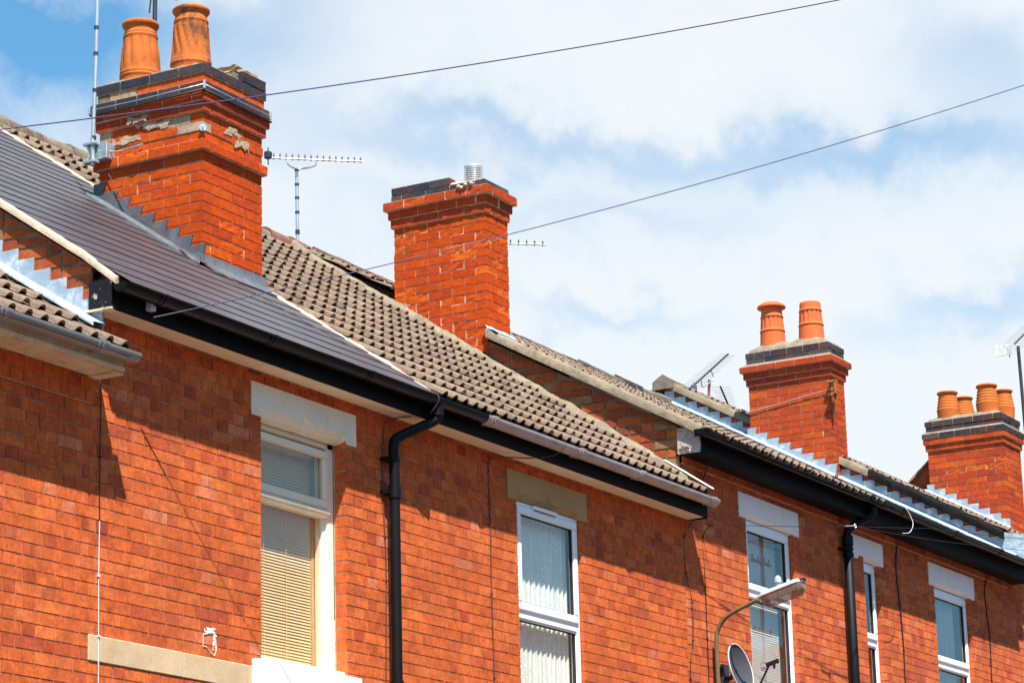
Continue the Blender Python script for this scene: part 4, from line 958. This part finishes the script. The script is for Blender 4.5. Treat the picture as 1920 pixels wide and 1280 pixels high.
wallcable([(13.041, yw, 4.05), (13.038, yw, 3.6), (13.04, yw, 3.22)], .0035, 'cable_black', 'upper dark length of the cable at the joint below the lowest eaves')
wallcable([(13.04, yw, 3.22), (13.037, yw, 2.9), (13.042, yw, 2.55), (13.040, yw - .004, 2.2), (13.04, yw, 1.2)], .0036, 'cable_white', 'white cable running down past the stone band')
wallcable([(16.30, 9.96, 4.44), (16.175, 10.08, 4.40), (16.15, yw, 4.25), (16.135, yw, 3.98), (16.160, yw, 3.6), (16.17, yw, 3.3), (16.15, yw, 2.6), (16.15, yw, 1.5)], .005, 'cable_brown', 'brown cable beside the chipped black downpipe')
wallcable([(17.98, 9.95, 4.44), (17.64, 10.09, 4.40), (17.585, yw, 4.30), (17.595, yw, 3.9), (17.59, yw, 3.4), (17.60, yw, 2.8), (17.59, yw, 1.6)], .005, 'cable_brown', 'brown cable between the black downpipe and the bare stone lintel')
wallcable([(20.80, 10.0, 4.44), (20.775, yw, 4.3), (20.78, yw, 4.0), (20.85, yw - .01, 3.76), (20.84, yw - .01, 3.45), (20.78, yw, 3.13), (20.75, yw, 2.0)], .0032, 'cable_black', 'loose black cable bowing out at the end of the cream soffit')
wallcable([(21.10, 9.98, 4.44), (21.131, yw, 4.35), (21.135, yw, 3.93), (21.128, yw, 3.5), (21.125, yw, 3.1), (21.12, yw, 2.0)], .0038, 'cable_black', 'straight black cable beside the street lamp')
wallcable([(21.131, 9.98, 5.0), (21.15, yw - .02, 4.85), (21.14, yw - .02, 4.62)], .005, 'cable_black', 'short black cable under the high black eaves')
wallcable([(25.45, yw - .01, 5.0), (25.37, yw, 4.71), (25.42, yw, 4.25), (25.44, yw, 3.9), (25.43, yw, 3.5), (25.43, yw, 2.6)], .007, 'cable_black', 'black cable between the narrow window and the next window')
wallcable([(27.90, yw - .01, 5.0), (27.77, yw, 4.77), (27.83, yw, 4.3), (27.80, yw, 3.8), (27.80, yw, 2.8)], .007, 'cable_black', 'black cable near the far end of the high-eaved houses')
cable('service_wire', sag((20.86, 9.90, 4.39), (23.2, 9.62, 4.70), .01) + sag((23.2, 9.62, 4.70), (24.78, 9.5, 4.91), .004)[1:], .0028, 'cable_black', 'thin wire from the end of the cream soffit to the white hook at the gutter', 'service wires')
cable('service_wire', sag((23.2, 9.62, 4.70), (27.5, 9.3, 5.06), .03), .0028, 'cable_black', 'thin wire fanning out lowest from the ring by the second downpipe', 'service wires')
cable('service_wire', sag((24.78, 9.5, 4.91), (29.2, 9.3, 5.42), .03), .0026, 'cable_black', 'thin wire running on from the white hook along the black gutter', 'service wires')
mb = MB(); mb.tube([(23.2 + .018 * math.cos(k / 10 * 2 * math.pi), 9.6, 4.70 + .018 * math.sin(k / 10 * 2 * math.pi)) for k in range(11)], .006, 6); mb.tube([(23.03, 9.62, 4.675), (23.18, 9.6, 4.70)], .006, 6); tag(mb.build('ring_bolt', 'alu'), 'small metal ring bolt by the top of the wide downpipe', 'ring bolt')
cable('gutter_hook', smooth_path([(24.62, 9.72, 4.865), (24.80, 9.72, 4.90), (24.93, 9.73, 5.0), (24.93, 9.76, 5.10), (24.90, 9.78, 5.155), (24.97, 9.78, 5.17)], 5), .0032, 'cable_white', 'white curved hook hanging on the black gutter', cat='hook')
cable('roof_cable', smooth_path([(15.68, 12.13, 6.45), (15.66, 11.9, 6.12), (15.6, 11.45, 5.75), (15.62, 11.1, 5.50), (15.9, 10.6, 5.14), (16.25, 10.1, 4.80), (16.38, 9.86, 4.64), (16.40, 9.80, 4.56), (16.40, 9.87, 4.47)], 8), .0035, 'cable_brown', 'thin cable trailing from the two-pot chimney down the slates', cat='cable')
cable('roof_cable', smooth_path([(16.55, 11.15, 5.56), (17.0, 10.75, 5.30), (17.6, 10.25, 4.95), (18.1, 9.92, 4.70), (18.25, 9.82, 4.60), (18.2, 9.87, 4.50), (17.98, 9.95, 4.44)], 8), .0024, 'cable_brown', 'thin cable lying across the brown tiles to the grey gutter', cat='cable')

mb = MB(); pts = []
ring_ = [(14.075, 2.69), (14.075, 2.612), (14.11, 2.612), (14.15, 2.58), (14.19, 2.567), (14.215, 2.61), (14.20, 2.68), (14.19, 2.70), (14.15, 2.715), (14.11, 2.69), (14.075, 2.69)]
for (a0, b0), (a1, b1) in zip(ring_[:-1], ring_[1:]): mb.tube([(a0, D - .003, b0), (a1, D - .001, b1)], .0024, 6)
mb.tube([(14.14, D + .006, 2.705), (14.19, D + .006, 2.705)], .013, 6)
mb.build('paint_mark', 'paint_splash', h1)
smear((14.085, D - .001, 2.685), (.13, 0, 0), (0, 0, .055), None, (0, -1, 0), 2.2).build('paint_mark', 'paint_splash', h1)
smear((14.17, D - .001, 2.60), (.05, 0, 0), (0, 0, .12), None, (0, -1, 0), 5.2).build('paint_mark', 'paint_splash', h1)

# ================================================================== ACROSS THE STREET (seen only in the window glass)
FAR = ['first', 'second', 'third', 'fourth', 'fifth', 'sixth', 'seventh', 'eighth', 'ninth', 'tenth', 'eleventh', 'last']
for i, x in enumerate((-16, -9, -2, 5, 12, 19, 26, 33, 40, 47, 54, 61)):
    hz = 6.0 + (.2 if i % 2 else 0) + (.7 if i > 9 else 0) + .03 * i
    t = thing('terraced_house', f'brick house across the street, {FAR[i]} along its row', 'house', (x + 3.5, -3.2, GZ), 'houses across the street')
    mb = MB(); mb.box(x, x + 7, -11, -3.2, GZ, hz, (.40, .13, .06)); mb.build('wall', 'render_wall', t)
    mb = MB(); zz = hz + 2.6
    mb.face([(x, -2.95, hz), (x + 7, -2.95, hz), (x + 7, -7.1, zz), (x, -7.1, zz)], (.2, .14, .1)); mb.face([(x, -11, hz), (x, -7.1, zz), (x + 7, -7.1, zz), (x + 7, -11, hz)], (.2, .14, .1))
    mb.face([(x, -2.95, hz), (x, -7.1, zz), (x, -11, hz)], (.4, .13, .06)); mb.face([(x + 7, -2.95, hz), (x + 7, -7.1, zz), (x + 7, -11, hz)], (.4, .13, .06)); mb.build('roof', 'render_wall', t)
    if 4 < i < 10: continue
    mb = MB(); mb.box(x + 3.2, x + 3.7, -7.4, -6.6, zz - .8, zz + .55, (.6, .36, .14)); mb.box(x + 3.12, x + 3.78, -7.48, -6.52, zz + .35, zz + .48, (.5, .3, .12))
    for q in (-7.2, -6.8): mb.lathe((x + 3.45, q, zz + .55), [(.15, 0), (.12, .5), (.001, .5)], 16, (.6, .3, .1))
    mb.build('chimney', 'render_wall', t)
t = thing('telegraph_pole', 'wooden telegraph pole on the far pavement carrying both overhead lines', 'pole', (24.08, .49, GZ))
mb = MB(); mb.tube([(24.12, .49, GZ), (24.12, .49, 10.8)], [.15, .10], 14); mb.bbox(24.02, 24.05, -.2, 1.2, 10.35, 10.45, .01)
for k in range(4): mb.tube([(24.03, -.1 + k * .39, 10.45), (24.03, -.1 + k * .39, 10.56)], .028, 6)
mb.build('pole', 'timber', t)
t = thing('telegraph_pole', 'wooden telegraph pole with cross-arms mirrored in a window', 'pole', (46.8, -.9, GZ))
mb = MB(); mb.tube([(46.8, -.9, GZ), (46.8, -.9, 9.9)], [.038, .032], 12)
for z in (9.5, 9.0, 7.7):
    mb.bbox(46.4, 47.2, -.94, -.88, z, z + .05, .01)
    for k in range(4): mb.tube([(46.45 + k * .23, -.91, z + .05), (46.45 + k * .23, -.91, z + .13)], .02, 6)
mb.build('pole', 'timber', t)

# ================================================================== LIGHT, SKY, CAMERA
sund = Vector((-.88, -1.0, 2.42)).normalized()
sl = bpy.data.lights.new('sun', 'SUN'); sl.energy = 5.0; sl.angle = math.radians(.5); sl.color = (1, .955, .88)
so = bpy.data.objects.new('sun', sl); C.objects.link(so); so.rotation_euler = sund.to_track_quat('Z', 'Y').to_euler(); so.location = (0, 0, 30)
RGT = Vector((0.490, -0.8713, -0.0245)); 
YAW, PIT, ROL = 1.05893, .253778, -.0258554
fwd = Vector((math.sin(YAW) * math.cos(PIT), math.cos(YAW) * math.cos(PIT), math.sin(PIT)))
r_ = Vector((math.cos(YAW), -math.sin(YAW), 0)); u_ = r_.cross(fwd)
cR = math.cos(ROL) * r_ + math.sin(ROL) * u_; cU = -math.sin(ROL) * r_ + math.cos(ROL) * u_

w = bpy.data.worlds.new('World'); bpy.context.scene.world = w; w.use_nodes = True
nt = w.node_tree; N = nt.nodes; L = nt.links; bg = N['Background']; bg.inputs['Strength'].default_value = .05
sky = N.new('ShaderNodeTexSky'); sky.sky_type = 'NISHITA'; sky.sun_disc = False
sky.sun_elevation = math.asin(sund.z); sky.sun_rotation = math.atan2(sund.x, sund.y) % (2 * math.pi); sky.air_density = 1.0; sky.dust_density = .6; sky.ozone_density = .6
tc = N.new('ShaderNodeTexCoord')
def vm(op, a, b=None):
    n = N.new('ShaderNodeVectorMath'); n.operation = op
    for i, q in enumerate((a, b)):
        if q is None: continue
        if isinstance(q, (tuple, Vector)): n.inputs[i].default_value = tuple(q)
        else: L.new(q, n.inputs[i])
    return n
def ma(op, a, b=None, clamp=False, c=None):
    n = N.new('ShaderNodeMath'); n.operation = op; n.use_clamp = clamp
    for i, q in enumerate((a, b, c)):
        if q is None: continue
        if isinstance(q, (int, float)): n.inputs[i].default_value = q
        else: L.new(q, n.inputs[i])
    return n.outputs[0]
dirn = vm('NORMALIZE', tc.outputs['Generated']).outputs[0]
# patches of clear sky between the clouds sit at fixed bearings (a = along the street side, b = height), measured on the unit sphere
A = vm('DOT_PRODUCT', dirn, tuple(cR)).outputs['Value']; B = vm('DOT_PRODUCT', dirn, tuple(cU)).outputs['Value']; F = vm('DOT_PRODUCT', dirn, tuple(fwd)).outputs['Value']
n1 = N.new('ShaderNodeTexNoise'); n1.inputs['Scale'].default_value = 9; n1.inputs['Detail'].default_value = 5; n1.inputs['Roughness'].default_value = .58; L.new(dirn, n1.inputs['Vector'])
wv = ma('MULTIPLY', ma('SUBTRACT', n1.outputs[0], .5), .085)
n2 = N.new('ShaderNodeTexNoise'); n2.inputs['Scale'].default_value = 26; n2.inputs['Detail'].default_value = 6; n2.inputs['Roughness'].default_value = .6; L.new(dirn, n2.inputs['Vector'])
wv2 = ma('MULTIPLY', ma('SUBTRACT', n2.outputs[0], .5), .07)
A2 = ma('ADD', A, wv); B2 = ma('ADD', B, ma('ADD', ma('MULTIPLY', wv, .6), wv2))
holes = [(30, 60, 330, 190, 1.0), (330, 60, 260, 120, .35), (900, 285, 330, 48, .36), (1450, 305, 430, 62, .36), (1130, 590, 170, 34, .3), (1720, 320, 300, 75, .3), (1860, 120, 190, 130, .35), (1800, 600, 170, 60, .42), (820, 420, 260, 60, .25), (1250, 430, 230, 40, .2), (650, 240, 200, 60, .2)]
tot = None
for (u, v, ru, rv, k) in holes:
    a0, b0 = (u - 960) / 5363, (640 - v) / 5363
    ea = ma('DIVIDE', ma('SUBTRACT', A2, a0), ru / 5363); eb = ma('DIVIDE', ma('SUBTRACT', B2, b0), rv / 5363)
    d2 = ma('ADD', ma('MULTIPLY', ea, ea), ma('MULTIPLY', eb, eb))
    g = ma('MULTIPLY', ma('POWER', 2.718, ma('MULTIPLY', d2, -1.0)), k)
    tot = g if tot is None else ma('ADD', tot, g)
front = ma('GREATER_THAN', F, 0)
tot = ma('MULTIPLY', tot, front)
fine = ma('MULTIPLY', ma('SUBTRACT', n2.outputs[0], .5), .35)
wide = N.new('ShaderNodeTexNoise'); wide.inputs['Scale'].default_value = 2.2; wide.inputs['Detail'].default_value = 8; L.new(dirn, wide.inputs['Vector'])
mr = N.new('ShaderNodeMapRange'); mr.inputs['From Min'].default_value = .62; mr.inputs['From Max'].default_value = .8; L.new(wide.outputs[0], mr.inputs['Value'])
# inside the street view the cloud sheet is nearly whole; elsewhere it breaks up
nr = N.new('ShaderNodeMapRange'); nr.interpolation_type = 'SMOOTHSTEP'; nr.inputs['From Min'].default_value = .80; nr.inputs['From Max'].default_value = .955; L.new(ma('ADD', F, ma('MULTIPLY', wv, 1.2)), nr.inputs['Value']); near = nr.outputs[0]
cov = ma('ADD', ma('MULTIPLY', near, .93), ma('MULTIPLY', ma('SUBTRACT', 1, near), mr.outputs[0]))
mask = ma('ADD', ma('SUBTRACT', cov, tot), ma('MULTIPLY', fine, .6), True)
cn = N.new('ShaderNodeTexNoise'); cn.inputs['Scale'].default_value = 14; cn.inputs['Detail'].default_value = 6; L.new(dirn, cn.inputs['Vector'])
CLW = N.new('ShaderNodeMix'); CLW.data_type = 'RGBA'; CLW.inputs['A'].default_value = (9.2, 9.65, 10.0, 1); CLW.inputs['B'].default_value = (9.4, 9.7, 9.9, 1)
mr2 = N.new('ShaderNodeMapRange'); mr2.inputs['From Min'].default_value = .35; mr2.inputs['From Max'].default_value = .65; L.new(cn.outputs[0], mr2.inputs['Value']); L.new(mr2.outputs[0], CLW.inputs['Factor'])
mx = N.new('ShaderNodeMix'); mx.data_type = 'RGBA'; L.new(mask, mx.inputs['Factor']); L.new(vm('MULTIPLY', sky.outputs[0], (.98, 1.74, 1.94)).outputs[0], mx.inputs['A']); L.new(CLW.outputs['Result'], mx.inputs['B'])
L.new(mx.outputs['Result'], bg.inputs['Color'])

cd = bpy.data.cameras.new('camera'); co = bpy.data.objects.new('camera', cd); C.objects.link(co)
cd.sensor_width = 36; cd.sensor_fit = 'HORIZONTAL'; cd.lens = 5362.7 / 1920 * 36; cd.clip_start = .1; cd.clip_end = 2000
from mathutils import Matrix
mtx = Matrix((cR, cU, -fwd)).transposed(); co.matrix_world = mtx.to_4x4()
sc = bpy.context.scene; sc.camera = co
sc.view_settings.view_transform = 'Standard'; sc.view_settings.look = 'None'; sc.view_settings.gamma = 1; sc.view_settings.exposure = 1.0
